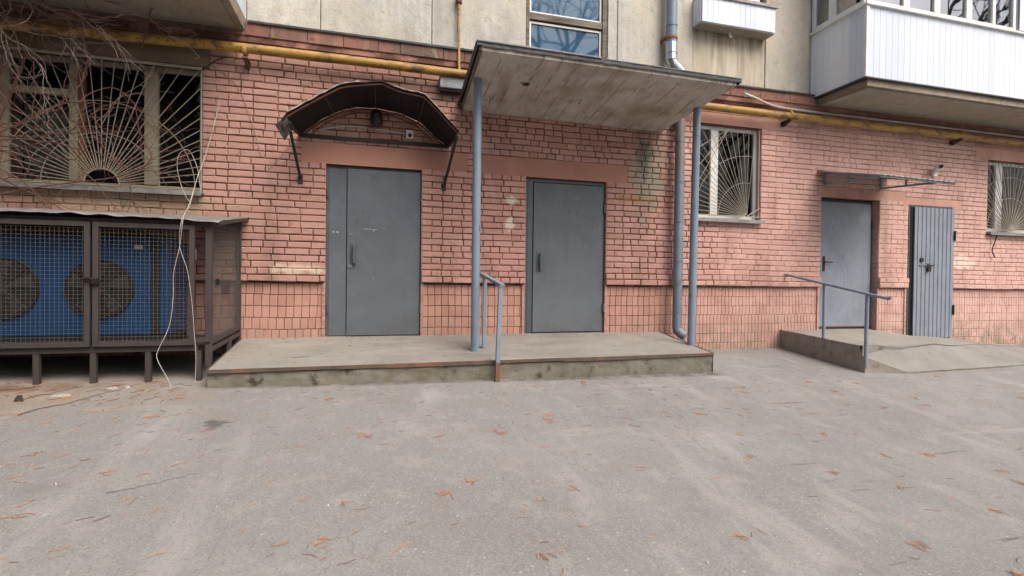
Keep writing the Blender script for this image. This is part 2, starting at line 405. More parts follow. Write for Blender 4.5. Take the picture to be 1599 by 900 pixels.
def asphalt():
    m = Mat('worn pale asphalt', (.234, .234, .229), .92, spec=.15)
    m.layer((.20, .198, .192), .55, .45, .66, .8).layer((.305, .302, .292), .9, .50, .72, .7)
    m.layer((.225, .213, .195), 3.5, .5, .72, .5).layer((.37, .355, .325), 5, .54, .74, .45)
    # scraped pale streaks running away from the camera
    m.layer((.36, .35, .33), 1.5, .58, .72, .65, stretch=(1.6, .35, 1), rot=(0, 0, R(25)))
    m.layer((.36, .35, .33), 2.2, .60, .73, .6, stretch=(.35, 1.9, 1), rot=(0, 0, R(38)))
    m.layer((.13, .115, .10), 5, .64, .68, .75, stretch=(.22, 2.8, 1), rot=(0, 0, R(33)), mask=m.rng(m.axis(0), 1.2, 3.0))
    m.layer((.14, .125, .11), 4, .66, .70, .6, stretch=(2.6, .25, 1), rot=(0, 0, R(50)), mask=m.rng(m.axis(0), .5, -1.5))
    # hairline cracks
    dc = m.N('ShaderNodeTexVoronoi'); dc.feature = 'DISTANCE_TO_EDGE'; dc.inputs['Scale'].default_value = .55
    wn = m.N('ShaderNodeTexNoise'); wn.inputs['Scale'].default_value = 2.5; wn.inputs['Detail'].default_value = 5; m.L(m.pos, wn.inputs['Vector'])
    vm = m.N('ShaderNodeVectorMath'); vm.operation = 'MULTIPLY_ADD'; m.L(wn.outputs['Color'], vm.inputs[0]); vm.inputs[1].default_value = (.7, .7, 0); m.L(m.pos, vm.inputs[2]); m.L(vm.outputs[0], dc.inputs['Vector'])
    m.mix((.12, .108, .095), m.math('MULTIPLY', m.rng(dc.outputs['Distance'], .006, .001), m.rng(m.noise(.9, 3), .50, .60, 0, .35)))
    # dirt washed against the wall foot
    m.mix((.15, .135, .115), m.math('MULTIPLY', m.rng(m.axis(1), -.45, -.02, 0, .8), m.rng(m.noise(5, 5), .38, .6)))
    # aggregate
    v = m.N('ShaderNodeTexVoronoi'); v.inputs['Scale'].default_value = 130; m.L(m.pos, v.inputs['Vector'])
    sp = m.N('ShaderNodeSeparateColor'); m.L(v.outputs['Color'], sp.inputs[0])
    m.mix((.36, .34, .31), m.rng(sp.outputs[0], .72, .95, 0, .5)).mix((.15, .14, .13), m.rng(sp.outputs[1], .74, .98, 0, .45))
    v2 = m.N('ShaderNodeTexVoronoi'); v2.inputs['Scale'].default_value = 30; m.L(m.pos, v2.inputs['Vector'])
    sp2 = m.N('ShaderNodeSeparateColor'); m.L(v2.outputs['Color'], sp2.inputs[0])
    m.layer((.17, .163, .152), 1.9, .60, .74, .35)
    peb = m.math('MULTIPLY', m.rng(sp2.outputs[0], .93, .96), m.rng(v2.outputs['Distance'], .22, .12))
    m.mix((.50, .48, .45), m.math('MULTIPLY', peb, .7))
    # dusty dirt along the cage
    d = m.math('MULTIPLY', m.blob(-3.0, None, 2.2, 1, .8, .7, 2.5, cy=-1.1, ry=.9), .75)
    m.mix((.27, .215, .165), d).mix((.15, .08, .05), m.math('MULTIPLY', m.blob(-2.9, None, 1.1, 1, .8, .8, 6, cy=-1.05, ry=.16), .6))
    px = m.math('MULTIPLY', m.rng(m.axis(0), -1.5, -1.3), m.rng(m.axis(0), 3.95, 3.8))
    m.mix((.10, .085, .07), m.math('MULTIPLY', px, m.math('MULTIPLY', m.rng(m.axis(1), -1.29, -1.21), m.rng(m.noise(7, 5, .65), .32, .62, .1, .9))))  # dirt line at the porch foot, doubling as painted contact shade
    m.mix((.09, .085, .08), m.math('MULTIPLY', m.blob(-1.1, None, .10, 1, .6, .8, 16, cy=-2.1, ry=.12), .8))
    m.bump(v.outputs['Distance'], .3, .003).bump(m.noise(55, 5, .75), .6, .006).bump(m.noise(6, 4), .5, .02)
    return m.done()
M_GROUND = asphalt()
def platm(name, base):
    m = Mat(name, base, .92, spec=.15)
    m.layer(tuple(c*.72 for c in base), 1.4, .42, .68, .8).layer(tuple(c*1.2 for c in base), 2.6, .5, .74, .7, stretch=(.6, 1.8, 1))
    m.layer(tuple(c*.6 for c in base), 12, .58, .72, .5).layer(tuple(c*1.3 for c in base), 50, .62, .72, .4)
    m.layer((.10, .085, .07), 5, .66, .69, .5, stretch=(.5, 2, 1))
    m.bump(m.noise(60, 5, .75), .5, .005).bump(m.noise(8, 4), .4, .015); return m
M_PLATTOP = platm('screeded concrete top', (.275, .26, .235)).done()
mm = concrete('mossy rough concrete riser', (.20, .187, .158), (.085, .080, .062), (.27, .26, .22), .25, .7)
M_RISER2 = concrete('rough grey ramp concrete', (.31, .285, .245), (.12, .105, .085), (.30, .27, .23), .25, .7).done()
mm.layer((.12, .112, .07), 2.2, .54, .70, .5).layer((.19, .15, .06), 3.1, .60, .7, .5).layer((.045, .04, .032), 7, .58, .7, .9)
M_RISER = mm.done()
mm = Mat('rusted edge angle', (.12, .085, .065), .8, .1).layer((.22, .10, .065), 2.2, .54, .64, .85).layer((.07, .06, .05), 9, .5, .65, .8); M_EDGE = mm.done()
M_CABLE = Mat('white cable sheath', (.50, .485, .45), .5).layer((.38, .33, .28), 8, .45, .7, .7).done()
M_BLKCABLE = Mat('black cable', (.02, .02, .02), .5).done()

# ------------------------------------------------------------------ ground
def ground():
    g = MB()
    X = [-400, -60, -20, -9]+[-9+i*.2 for i in range(1, 125)]+[16, 30, 80, 400]
    Y = [-400, -60, -20, -9]+[-9+i*.15 for i in range(1, 63)]+[.6, 5, 30]
    n = len(Y)
    for x in X:
        for y in Y: g.v.append((x, y, gz(x, y)))
    for i in range(len(X)-1):
        for j in range(n-1): g.face((i*n+j, (i+1)*n+j, (i+1)*n+j+1, i*n+j+1))
    o = g.build('ground', M_GROUND, smooth=True); tag(o, kind='structure')
    return o
ground()

# ------------------------------------------------------------------ building
B = thing('apartment_building', 'pink painted brick ground floor of an apartment block with grey concrete panels and balconies above', 'building', (2, 0, 0.1))
XL, XR = -8.0, 13.8
def sub_iv(iv, holes):
    out = [iv]
    for a, b in holes:
        o = []
        for p, q in out:
            if b <= p or a >= q: o.append((p, q)); continue
            if a > p: o.append((p, a))
            if b < q: o.append((b, q))
        out = o
    return out
# openings in the brick: x0,x1,z0,z1
W1 = (-3.60, -1.785, 1.935, 3.26)
W2 = (4.28, 5.375, 1.925, 3.245)
W3 = (9.88, 11.55, 1.93, 3.135)
D1 = (-.535, .552, .30, 2.325)
D2 = (1.845, 2.955, .30, 2.330)
D3 = (6.455, 7.575, .30, 2.330)
D4 = (8.165, 9.105, .12, 2.300)
OPEN = [W1, W2, W3, D1, D2, D3, D4]
# smooth lintel bands: x0,x1,z0,z1
LINT = [(-.80, 1.10, 2.325, 2.53), (1.22, 3.25, 2.330, 2.55), (4.1, 5.75, 3.245, 3.40), (6.38, 8.1, 2.330, 2.50), (8.05, 9.3, 2.300, 2.42), (9.6, 12, 3.135, 3.29), (-5, -1.72, 3.26, 3.47)]
LEDGE = .975
COURSE = .0757
def wz(x): return .004*math.sin(x*1.7)+.003*math.sin(x*4.1+1)+.006*nz(x, 3.1, 0, .6)
def brickwork():
    g = MB(); strips = MB(); deep = MB()
    rr = random.Random(11)
    nrow = int((3.60-LEDGE)/COURSE)+1
    for r in range(nrow):
        z0 = LEDGE+r*COURSE; z1 = z0+COURSE; zc = (z0+z1)/2
        if zc > 3.58: break
        holes = [(h[0], h[1]) for h in OPEN+LINT if h[2]-.02 < zc < h[3]]
        ledge = r < 2
        yf = -.03 if ledge else 0.0
        for a, b in sub_iv((XL, XR), holes):
            for (sa, sb, dy) in ((a+.004, min(b-.004, 4.6), .012), (max(a+.004, 4.6), b-.004, .005)):
                if sb > sa+.01: strips.box(sa, sb, yf+dy, .05, z0+.007, z1-.002)
            x = a
            if r % 2 == 0: first = rr.choice((.12, .25, .18))
            else: first = rr.choice((.25, .12, .06))
            pen = True; cl = 0
            while x < b-.02:
                if pen and a > XL: L = .25 if r % 2 == 0 else .12
                elif pen: L = first
                else:
                    L = (.25 if rr.random() < .68 else .12) if r % 2 == 0 else (.12 if rr.random() < .72 else .25)
                pen = False
                L = min(L+rr.uniform(-.006, .006), b-x)
                if b-(x+L) < .05: L = b-x
                right = x > 4.6
                gap = rr.uniform(.003, .007) if right else rr.uniform(.007, .014)
                hz = rr.uniform(.008, .012) if not right else rr.uniform(.006, .010)
                xa, xb = x+(gap/2 if x > a+.001 else 0), x+L-(gap/2 if x+L < b-.001 else 0)
                za, zb = z0+wz(x)+hz*.9, z1+wz(x)-rr.uniform(.0, .002)
                y0 = yf+rr.uniform(-.003, .003)
                c = rr.uniform(.004, .010); ch = rr.uniform(.004, .008)
                j = lambda s_=.0035: rr.uniform(-s_, s_)
                n = len(g.v)
                cn = [(xa+j(), za+j()), (xb+j(), za+j()), (xb+j(), zb+j(.001)), (xa+j(), zb+j(.001))]
                g.v += [(px, .045, pz) for px, pz in cn]
                g.v += [(px, y0+ch, pz) for px, pz in cn]
                sx = (1, -1, -1, 1); sz = (1, 1, -1, -1)
                g.v += [(px+sx[i]*c, y0, pz+sz[i]*c) for i, (px, pz) in enumerate(cn)]
                t = rr.random()
                g.face((n+8, n+9, n+10, n+11), t)
                for i in range(4):
                    k = (i+1) % 4
                    g.face((n+4+i, n+4+k, n+8+k, n+8+i), t); g.face((n+i, n+k, n+4+k, n+4+i), t)
                x += L
        # ledge smear of render on course 2-3 left of door one and right part
    # deep backing sheet with openings cut out
    xs = sorted({XL, XR}|{v for h in OPEN for v in h[:2]})
    for i in range(len(xs)-1):
        xm = (xs[i]+xs[i+1])/2
        hs = [(h[2], h[3]) for h in OPEN if h[0] < xm < h[1]]
        for za, zb in sub_iv((LEDGE-.01, 3.62), hs): deep.box(xs[i], xs[i+1], .017, .047, za, zb)
    return g, strips, deep
g, strips, deep = brickwork()
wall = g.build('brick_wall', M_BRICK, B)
strips.build('mortar', M_MORTAR, wall); deep.build('joint_bed', M_DEEP, wall)
# lintels
for i, (a, b, c, d) in enumerate(LINT[:-1]):
    k0 = LEDGE+COURSE*math.ceil((c-.02-LEDGE)/COURSE-.5); k1 = LEDGE+COURSE*math.floor((d-LEDGE)/COURSE+.5)
    g = MB(); h = [o for o in OPEN if abs(o[3]-c) < .03 and o[0] > a-.1 and o[1] < b+.9 and o[0] < b][0]
    lo = min(c, k0)
    g.box(a, b, .0015-.0008*(i % 3), .05, c, k1)
    if lo < c-.003:
        if h[0] > a+.02: g.box(a, h[0], .0015-.0008*(i % 3), .05, lo, c-.0005)
        if h[1] < b-.02: g.box(h[1], b, .0015-.0008*(i % 3), .05, lo, c-.0005)
    g.build('lintel', M_LINTEL, B, bevel=.002)
MB().box(-5, -1.72, -.02, .05, 3.262, 3.468).build('lintel', M_LINT_RAW, B, bevel=.008)['label'] = 'bare brown concrete lintel over the left window'
# plinth of upright blocks
def plinth():
    g = MB(); bk = MB(); rr = random.Random(5)
    H = .131
    doors = [(h[0], h[1]) for h in (D1, D2, D3, D4)]
    for r in range(8):
        z1 = LEDGE-.012-r*H; z0 = z1-H
        for a, b in sub_iv((XL, XR), doors):
            x = a; Wd = .083 if a < 4 else .083
            while x < b-.01:
                Wd = .083 if x < 3.9 else .058
                L = min(Wd+rr.uniform(-.003, .003), b-x)
                if b-x-L < .03: L = b-x
                gp = .006 if x < 3.9 else .004; y0 = .032+rr.uniform(-.002, .002); c = .003
                xa, xb, za, zb = x+gp/2, x+L-gp/2, z0+.004+wz(x*2), z1-.004+wz(x*2)
                n = len(g.v); t = rr.random()
                cn = [(xa, za), (xb, za), (xb, zb), (xa, zb)]
                g.v += [(p, .06, q) for p, q in cn]+[(p, y0+c, q) for p, q in cn]
                sx = (1, -1, -1, 1); sz = (1, 1, -1, -1)
                g.v += [(p+sx[i]*c, y0, q+sz[i]*c) for i, (p, q) in enumerate(cn)]
                g.face((n+8, n+9, n+10, n+11), t)
                for i in range(4):
                    k = (i+1) % 4
                    g.face((n+4+i, n+4+k, n+8+k, n+8+i), t); g.face((n+i, n+k, n+4+k, n+4+i), t)
                x += L
    for a, b in sub_iv((XL, XR), doors): bk.box(a, b, .040, .07, -.6, LEDGE-.005)
    p = g.build('plinth', M_PLINTH, B); bk.build('joint_bed', M_MORTAR, p)
plinth()
# core masses behind the facing (walls beyond the detailed stretch, back of the house)
g = MB()
xs = sorted({XL, XR}|{v for h in OPEN for v in h[:2]})
for i in range(len(xs)-1):
    xm = (xs[i]+xs[i+1])/2
    hs = [(h[2], h[3]) for h in OPEN if h[0] < xm < h[1]]
    for za, zb in sub_iv((-1.2, 3.75), hs): g.box(xs[i], xs[i+1], .071 if zb <= LEDGE else .0711, .42, za, zb)
g.box(-18, XL, .0, .42, -1.2, 3.75).box(XR, 30, .0, .42, -1.2, 3.75)
g.build('inner_wall', M_JAMB, B)
# jamb bricks in the reveals
g = MB(); rr = random.Random(3)
for (h, dep) in ((W1, .16), (W2, .155), (W3, .155), (D1, .10), (D2, .10), (D3, .15), (D4, .04)):
    z = h[2]
    base = LEDGE+COURSE*math.ceil((h[2]-LEDGE)/COURSE-.01)
    zs = [h[2]]+[base+i*COURSE for i in range(60) if h[2]+.01 < base+i*COURSE < h[3]-.01]+[h[3]]
    for sx in (0, 1):
        g = MB()
        for i in range(len(zs)-1):
            t = rr.random()
            xe = h[sx]; e = .012+rr.uniform(-.002, .002)
            a, b = (xe-.03, xe+.004) if sx == 0 else (xe-.004, xe+.03)
            g.box(a, b, .012, dep, zs[i]+.004, zs[i+1]-.002, t)
        g.build('jamb', M_BRICK, B)
for (h, dep) in ((W1, .16), (W2, .155), (W3, .155), (D1, .10), (D2, .10), (D3, .15), (D4, .04)):
    MB().box(h[0], h[1], .052, .40, h[3]-.0, h[3]+.03).build('head_board', M_LINTEL, B)
# reddish cornice below the flashing
g = MB(); rr = random.Random(9)
for (z0, z1, yf, kind) in ((3.555, 3.632, -.035, 'S'), (3.632, 3.785, -.075, 'V')):
    x = XL
    while x < XR:
        L = .25 if kind == 'S' else rr.choice((.25, .38, .25, .5)); L = min(L, XR-x)
        g.box(x+.003, x+L-.003, yf+rr.uniform(-.003, .003), .05, z0+.004+wz(x)*.5, z1-.003+wz(x)*.5, rr.random()); x += L
g.build('cornice', M_BAND, B, bevel=.004)
MB().box(XL, XR, -.060, .05, 3.57, 3.776).box(XL, XR, -.02, .05, 3.54, 3.58).build('cornice_bed', M_DEEP, B)
g = MB()
for (a, b) in ((-1.33, 1.2), (1.2, 6.2)):
    g.grid(lambda u, v, a=a, b=b: (a+(b-a)*u, -.10+.14*v, 3.80-.012*(1-v)+.004*nz(u*20, 1, 0)), 40, 1)
    g.grid(lambda u, v, a=a, b=b: (a+(b-a)*u, -.10+.002*nz(u*30, 2), 3.788-.022*v+.004*nz(u*20, 1)), 40, 1, flip=True)
g.build('flashing', M_FLASH, B)

# upper storeys: concrete panels with open joints
g = MB(); gs = MB(); st = MB()
PX = [-18, -8, -4.2, -1.36, -.60, .65, 1.825]
TOPZ = 9.5
for i in range(len(PX)-1): g.box(PX[i]+.004, PX[i+1]-.004, .0+.002*(i % 2), .12, 3.79, TOPZ)
g.box(2.945, 3.075, .004, .12, 3.79, TOPZ)
g.box(3.083, 4.21, .0, .12, 3.79, TOPZ)
g.box(5.415, 6.18, .0, .12, 3.79, TOPZ)
gs.box(4.218, 5.407, .012, .12, 3.79, 4.92); g.box(4.218, 5.407, .012, .12, 6.45, TOPZ)
g.box(6.186, 6.35, .006, .12, 3.79, TOPZ); g.box(6.35, 12.9, .02, .12, 3.79, 4.55); g.box(6.35, 12.9, .02, .12, 6.5, TOPZ); g.box(12.9, 30, .0, .12, 3.79, TOPZ)
g.box(-18, 30, .125, .42, TOPZ-.6, TOPZ+.3)
g.build('concrete_panel', M_PANEL, B, bevel=.005); gs.build('rendered_panel', M_PANEL_STREAK, B, bevel=.004)
g = MB(); g.box(-18, 1.82, .10, .42, 3.75, TOPZ-.6).box(2.95, 4.4, .10, .42, 3.75, TOPZ-.6).box(5.35, 6.5, .10, .42, 3.75, TOPZ-.6).box(4.4, 5.35, .10, .42, 3.75, 4.9)
g.build('inner_wall', M_DARK, B)
MB().box(-18, 30, .43, 9, -1.2, TOPZ+.2).build('building_core', M_DARK, B)

# ---- stairwell window
def frame_rect(g, x0, x1, z0, z1, y0, y1, t):
    g.box(x0, x0+t, y0, y1, z0, z1).box(x1-t, x1, y0, y1, z0, z1).box(x0+t, x1-t, y0+.001, y1, z0, z0+t).box(x0+t, x1-t, y0+.001, y1, z1-t, z1)
g = MB(); g.box(1.828, 1.875, .02, .12, 3.60, 8.2).box(2.875, 2.942, .02, .12, 3.60, 8.2).box(1.875, 2.875, .03, .12, 4.33, 4.415).box(1.875, 2.875, .03, .12, 5.6, 5.68).box(1.875, 2.875, .03, .12, 6.9, 6.98).box(1.828, 2.942, .02, .12, 8.2, 8.3)
g.box(1.875, 2.875, .035, .12, 3.60, 3.66)
sw = g.build('window', M_TIMBER, B, bevel=.004); sw['label'] = 'tall stairwell window with weathered timber frame reflecting blue sky'
g = MB()
for z0, z1 in ((3.66, 4.315), (4.415, 5.6), (5.68, 6.9), (6.98, 8.2)): frame_rect(g, 1.877, 2.873, z0, z1, .055, .09, .028)
g.build('sash', M_WHITE, sw, bevel=.003)
g = MB()
for z0, z1 in ((3.66, 4.315), (4.415, 5.6), (5.68, 6.9), (6.98, 8.2)): g.quad([(1.89, .075, z0+.01), (2.86, .075, z0+.01), (2.86, .075, z1-.01), (1.89, .075, z1-.01)])
g.build('pane', M_GLASS2, sw)

# ---- room shells behind ground-floor windows
def room(h, y=.42, curtain=None):
    pass
# ---- left window with sunburst grille
def sunburst(g, cx, cz, y, x0, x1, z0, z1, r0, n, a0=0, a1=180, r=.006, arcs=(), ring=True, jit=0):
    rr = random.Random(int(cx*100))
    for i in range(n+1):
        an = R(a0+(a1-a0)*i/n+rr.uniform(-jit, jit)); dx, dz = math.cos(an), math.sin(an)
        t = 99
        if dx > 1e-4: t = min(t, (x1-cx)/dx)
        if dx < -1e-4: t = min(t, (x0-cx)/dx)
        if dz > 1e-4: t = min(t, (z1-cz)/dz)
        if t < r0: continue
        yy = y+(.004 if i % 2 else -.004)
        g.tube([(cx+dx*r0, yy, cz+dz*r0), (cx+dx*t, yy, cz+dz*t)], r, 5)
    def arc(rad, rr_=r):
        seg = []
        for k in range(49):
            an = R(a0+(a1-a0)*k/48); px, pz = cx+rad*math.cos(an), cz+rad*math.sin(an)
            if x0 <= px <= x1 and z0 <= pz <= z1: seg.append((px, y, pz))
            else:
                if len(seg) > 1: g.tube(seg, rr_, 5)
                seg = []
        if len(seg) > 1: g.tube(seg, rr_, 5)
    if ring: arc(r0, r*1.5)
    for rad in arcs: arc(rad, r*.9)
g = MB(); y0, y1 = .10, .16
x0, x1, z0, z1 = W1
frame_rect(g, x0, x1, z0, z1, y0, y1, .055)
for a, b in ((-3.03, -2.955), (-2.36, -2.235)): g.box(a, b, y0-.015, y1, z0+.055, z1-.055)
g.box(x0+.055, -3.03, y0-.005, y1, 2.86, 2.93)
fw1 = g.build('window', M_OLDWOOD, B, bevel=.006); fw1['label'] = 'wide old three-part window behind cream sunburst bars and bare vine twigs'
g = MB(); g.box(-2.955, -2.90, y0-.012, y1, z0+.055, z1-.055); g.build('frame_strip', M_REDWOOD, fw1, bevel=.004)
g = MB()
for a, b in ((x0+.05, -3.03), (-2.90, -2.36), (-2.235, x1-.05)): g.quad([(a, .135, z0+.05), (b, .135, z0+.05), (b, .135, z1-.05), (a, .135, z1-.05)])
g.build('pane', M_GLASS, fw1)
g = MB(); g.box(x0-.03, x1+.02, -.09, .10, z0-.035, z0-.012).box(x0-.03, x1+.02, -.094, -.088, z0-.06, z0-.012)
g.build('sill', M_TIN, fw1, bevel=.003)
g = MB(); sunburst(g, -2.70, z0+.025, -.012, x0, x1-.006, z0+.01, z1-.02, .155, 36, 0, 180, .0046, (.52, .85))
g.tube([(x0-.3, -.03, z1-.012), (x1, -.03, z1-.025)], .018, 8).tube([(x0, -.012, z0+.012), (x1, -.012, z0+.012)], .009, 6).tube([(x1-.008, -.012, z0), (x1-.008, -.012, z1)], .009, 6).tube([(x0+.008, -.012, z0), (x0+.008, -.012, z1)], .009, 6)
g.build('window_grille', M_GRILLE, fw1, smooth=True)
g = MB()
g.grid(lambda u, v: (-3.5+.5*u, .26+.012*math.sin(u*55), 1.95+.85*v), 60, 1)
g.build('curtain', Mat('dim curtain cloth', (.10, .095, .085), .9).done(), fw1)

def pvcwindow(name_label, h, mull, burst, sillx, dark=False, blinds=None):
    x0, x1, z0, z1 = h
    g = MB(); frame_rect(g, x0, x1, z0+.02, z1, .10, .16, .05)
    for a, b in mull: g.box(a, b, .095, .16, z0+.07, z1-.05)
    f = g.build('window', M_WHITE, B, bevel=.004); f['label'] = name_label
    MB().quad([(x0+.04, .13, z0+.06), (x1-.04, .13, z0+.06), (x1-.04, .13, z1-.04), (x0+.04, .13, z1-.04)]).build('pane', M_GLASS, f)
    MB().box(x0-.02, sillx, -.07, .10, z0-.03, z0-.006).box(x0-.02, sillx, -.074, -.068, z0-.055, z0-.006).build('sill', M_TIN, f, bevel=.003)
    g = MB(); burst(g); g.build('window_grille', M_GRILLE2, f, smooth=True)
    return f
def b2(g):
    x0, x1, z0, z1 = W2
    sunburst(g, 5.15, z0+.06, .02, x0, x1-.02, z0+.03, z1-.03, .02, 20, 84, 181, .0038, (.47, .85), False)
    g.tube([(x1-.03, .02, z0+.03), (x1-.03, .02, z1-.02)], .008, 6).tube([(x0, .02, z0+.05), (x1, .02, z0+.05)], .007, 6).tube([(5.15, .02, z0+.05), (x1, .02, z0+.18)], .007, 6)
    for t_ in (.25, .45, .7): g.tube([(x0, .024, z0+1.2*t_+.1), (x0+.55, .024, z1-.05)], .0045, 5)
f2 = pvcwindow('white plastic window with pale fan-shaped bars beside the porch post', W2, [(4.60, 4.72)], b2, W2[1]+.01)
g = MB(); g.grid(lambda u, v: (4.3+.36*u, .24+.02*math.sin(u*60), 1.95+1.25*v), 50, 1); g.build('curtain', Mat('dark green curtain', (.035, .045, .035), .9).done(), f2)
def b3(g):
    x0, x1, z0, z1 = W3
    sunburst(g, 10.46, z0+.04, .02, x0+.01, x1-.01, z0+.03, z1-.02, .02, 34, 5, 177, .0050, (.55, .9), False)
    g.tube([(x0+.01, .02, z0+.03), (x0+.01, .02, z1-.02)], .008, 6)
f3 = pvcwindow('window with fan-shaped bars and a brown curtain at the right edge', W3, [(10.215, 10.37)], b3, W3[1]+.03)
g = MB(); g.grid(lambda u, v: (10.40+1.1*u, .24+.03*math.sin(u*80+.6*v), 1.95+1.15*v), 160, 1); g.build('curtain', Mat('brown pleated curtain', (.16, .12, .095), .9).done(), f3)

# ---- doors
def metal_sheet_door(h, y, leaf_x, narrow_x=None, m=M_DOOR, label='', t=.045):
    """frame as the part; leaf, handle, hinges below it"""
    x0, x1, z0, z1 = h
    g = MB(); g.box(x0+.005, x0+.04, y-.005, y+.08, z0, z1-.002).box(x1-.04, x1-.005, y-.005, y+.08, z0, z1-.002).box(x0+.04, x1-.04, y-.003, y+.08, z1-.045, z1-.002).box(x0+.04, x1-.04, y-.002, y+.08, z0, z0+.05)
    d = g.build('door', M_DOORFRAME, B, bevel=.003); d['label'] = label
    return d
DZ = .345
# door one (under the arch canopy)
d1 = metal_sheet_door((D1[0], D1[1], DZ, D1[3]), .055, None, label='left grey steel entrance door with narrow side leaf under the arched canopy')
MB().box(-.498, -.307, .046, .085, DZ+.012, 2.292).build('side_leaf', M_DOOR, d1, bevel=.004)
MB().box(-.299, .530, .030, .085, DZ+.012, 2.292).box(.500, .5301, .0275, .08, DZ+.02, 2.285).build('leaf', M_DOOR, d1, bevel=.004)
def pull(cx, y, z, h_, parent, m=M_DOORLT, arch=.05):
    g = MB(); g.box(cx-.017, cx+.017, y-arch, y-arch+.012, z, z+h_).box(cx-.014, cx+.014, y-arch+.012, y, z+.005, z+.03).box(cx-.014, cx+.014, y-arch+.012, y, z+h_-.03, z+h_-.005)
    g.box(cx-.05, cx+.022, y-.004, y, z-.03, z+h_+.015)
    return g.build('handle', m, parent, bevel=.004)
pull(-.215, .030, 1.20, .215, d1, M_DOORFRAME)
MB().tube([(-.265, .032, 1.165), (-.265, .018, 1.165)], .022, 14).build('lock', M_GALV, d1)
MB().tube([(-.262, .032, 1.53), (-.262, .022, 1.53)], .012, 10).build('peephole', M_GALV, d1)
g = MB()
for z in (.62, 1.95):
    MB().tube([(.540, .020, z), (.540, .020, z+.10)], .013, 10).build('hinge', M_DOORFRAME, d1)
    MB().tube([(-.512, .034, z), (-.512, .034, z+.10)], .013, 10).build('hinge', M_DOORFRAME, d1)
rr = random.Random(2); M_SCR = Mat('bare scratched metal', (.42, .42, .40), .6).layer((.15, .15, .15), 20, .45, .6, .9).done()
for (a, b, z) in ((-.20, -.10, 1.605), (-.11, -.02, 1.60), (.0, .045, 1.60), (.05, .16, 1.617), (.155, .165, 1.60)):
    x = a; g = MB()
    g.tube([(a+(b-a)*k/6, .0290, z+.008*nz(k*.8, a*30)) for k in range(7)], lambda t_: .0015+.004*abs(nz(t_*9, a*50, 2)), 4); g.build('scratch_mark', M_SCR, d1)
for (x, z) in ((-.45, 1.555), (-.405, 1.555)):
    MB().disc((x, .0455, z), .012, 9).build('scratch_mark', M_SCR, d1)
for (x, z, r_) in ((-.085, 1.598, .009), (.0, 1.592, .010), (.0, 1.57, .007), (.0, 1.03, .01), (-.29, 1.52, .005)): MB().disc((x, .0290, z), r_*.8, 9).build('scratch_mark', M_SCR, d1)
# door two
d2 = metal_sheet_door((D2[0], D2[1], DZ, D2[3]), .055, None, label='middle grey steel door between the two porch posts')
MB().box(1.885, 1.955, .046, .085, DZ+.012, 2.29).build('side_leaf', M_DOORFRAME, d2, bevel=.004)
MB().box(1.962, 2.925, .034, .085, DZ+.020, 2.275).build('leaf', M_DOOR, d2, bevel=.004)
pull(2.055, .034, 1.17, .20, d2, M_DOORFRAME)
for z in (.62, 1.93): MB().tube([(2.935, .02, z), (2.935, .02, z+.11)], .014, 10).build('hinge', M_DOORFRAME, d2)
# door three (under the small awning)
d3 = metal_sheet_door((D3[0], D3[1], DZ, D3[3]), .13, None, label='grey steel door under the small flat awning by the ramp')
MB().box(6.49, 6.53, .12, .16, DZ, 2.29).build('side_strip', M_RAIL, d3, bevel=.003)
MB().box(6.533, 7.535, .105, .15, DZ+.02, 2.285).build('leaf', M_DOORLT, d3, bevel=.004)
g = MB(); g.box(6.60, 6.645, .098, .105, 1.22, 1.45).tube([(6.622, .10, 1.36), (6.622, .055, 1.36), (6.74, .055, 1.355)], .010, 8); g.build('handle', M_BLACKMETAL, d3, bevel=.002)
for z in (.66, 1.9): MB().tube([(7.545, .095, z), (7.545, .095, z+.10)], .014, 8).build('hinge', M_DOORFRAME, d3)
g = MB(); g.box(6.55, 7.52, .1045, .106, DZ+.02, DZ+.036); g.build('worn_edge', M_RUSTY, d3)
MB().tube([(6.98, .1035, 1.50), (7.0, .1035, 1.45), (6.995, .1035, 1.38)], .004, 4).build('scratch_mark', M_SCR, d3)
# door four (ribbed sheet)
g = MB(); g.box(8.17, 8.24, .0, .05, .12, 2.298).box(9.065, 9.10, -.005, .05, .12, 2.298).box(8.24, 9.065, .0, .05, 2.262, 2.298)
d4 = g.build('door', M_DOORFRAME, B, bevel=.003); d4['label'] = 'rightmost narrow door of ribbed blue grey sheet metal'
MB().box(8.20, 8.262, -.004, .045, .14, 2.27).build('gap_strip', M_DARK, d4)
g = MB()
pr = []
x = 8.262
while x < 9.095:
    pr += [(x, -.030), (x+.052, -.030), (x+.060, -.040), (x+.078, -.040), (x+.086, -.030)]; x += .088
pr = [(min(a, 9.10), b) for a, b in pr]
for i in range(len(pr)-1):
    (xa, ya), (xb, yb) = pr[i], pr[i+1]
    if xb-xa > 1e-4: g.quad([(xa, ya, .185), (xb, yb, .185), (xb, yb, 2.262), (xa, ya, 2.262)])
g.box(8.262, 9.10, -.028, -.012, .19, 2.26)
g.build('leaf', M_DOORLT, d4)
g = MB(); g.box(8.37, 8.43, -.055, -.036, 1.40, 1.455).build('lock', M_BLACKMETAL, d4)
g = MB(); g.box(8.36, 8.52, -.052, -.040, 1.335, 1.36).build('hasp', M_GALV, d4)
g = MB(); g.box(8.50, 8.56, -.075, -.045, 1.24, 1.31).tube([(8.51, -.06, 1.30), (8.51, -.06, 1.37), (8.55, -.06, 1.37), (8.55, -.06, 1.30)], .008, 6).box(8.56, 8.66, -.055, -.042, 1.335, 1.35); g.build('padlock', M_BLACKMETAL, d4)
for z in (.55, 1.75): MB().tube([(9.10, -.045, z), (9.10, -.045, z+.16)], .014, 8).build('hinge', M_BLACKMETAL, d4)

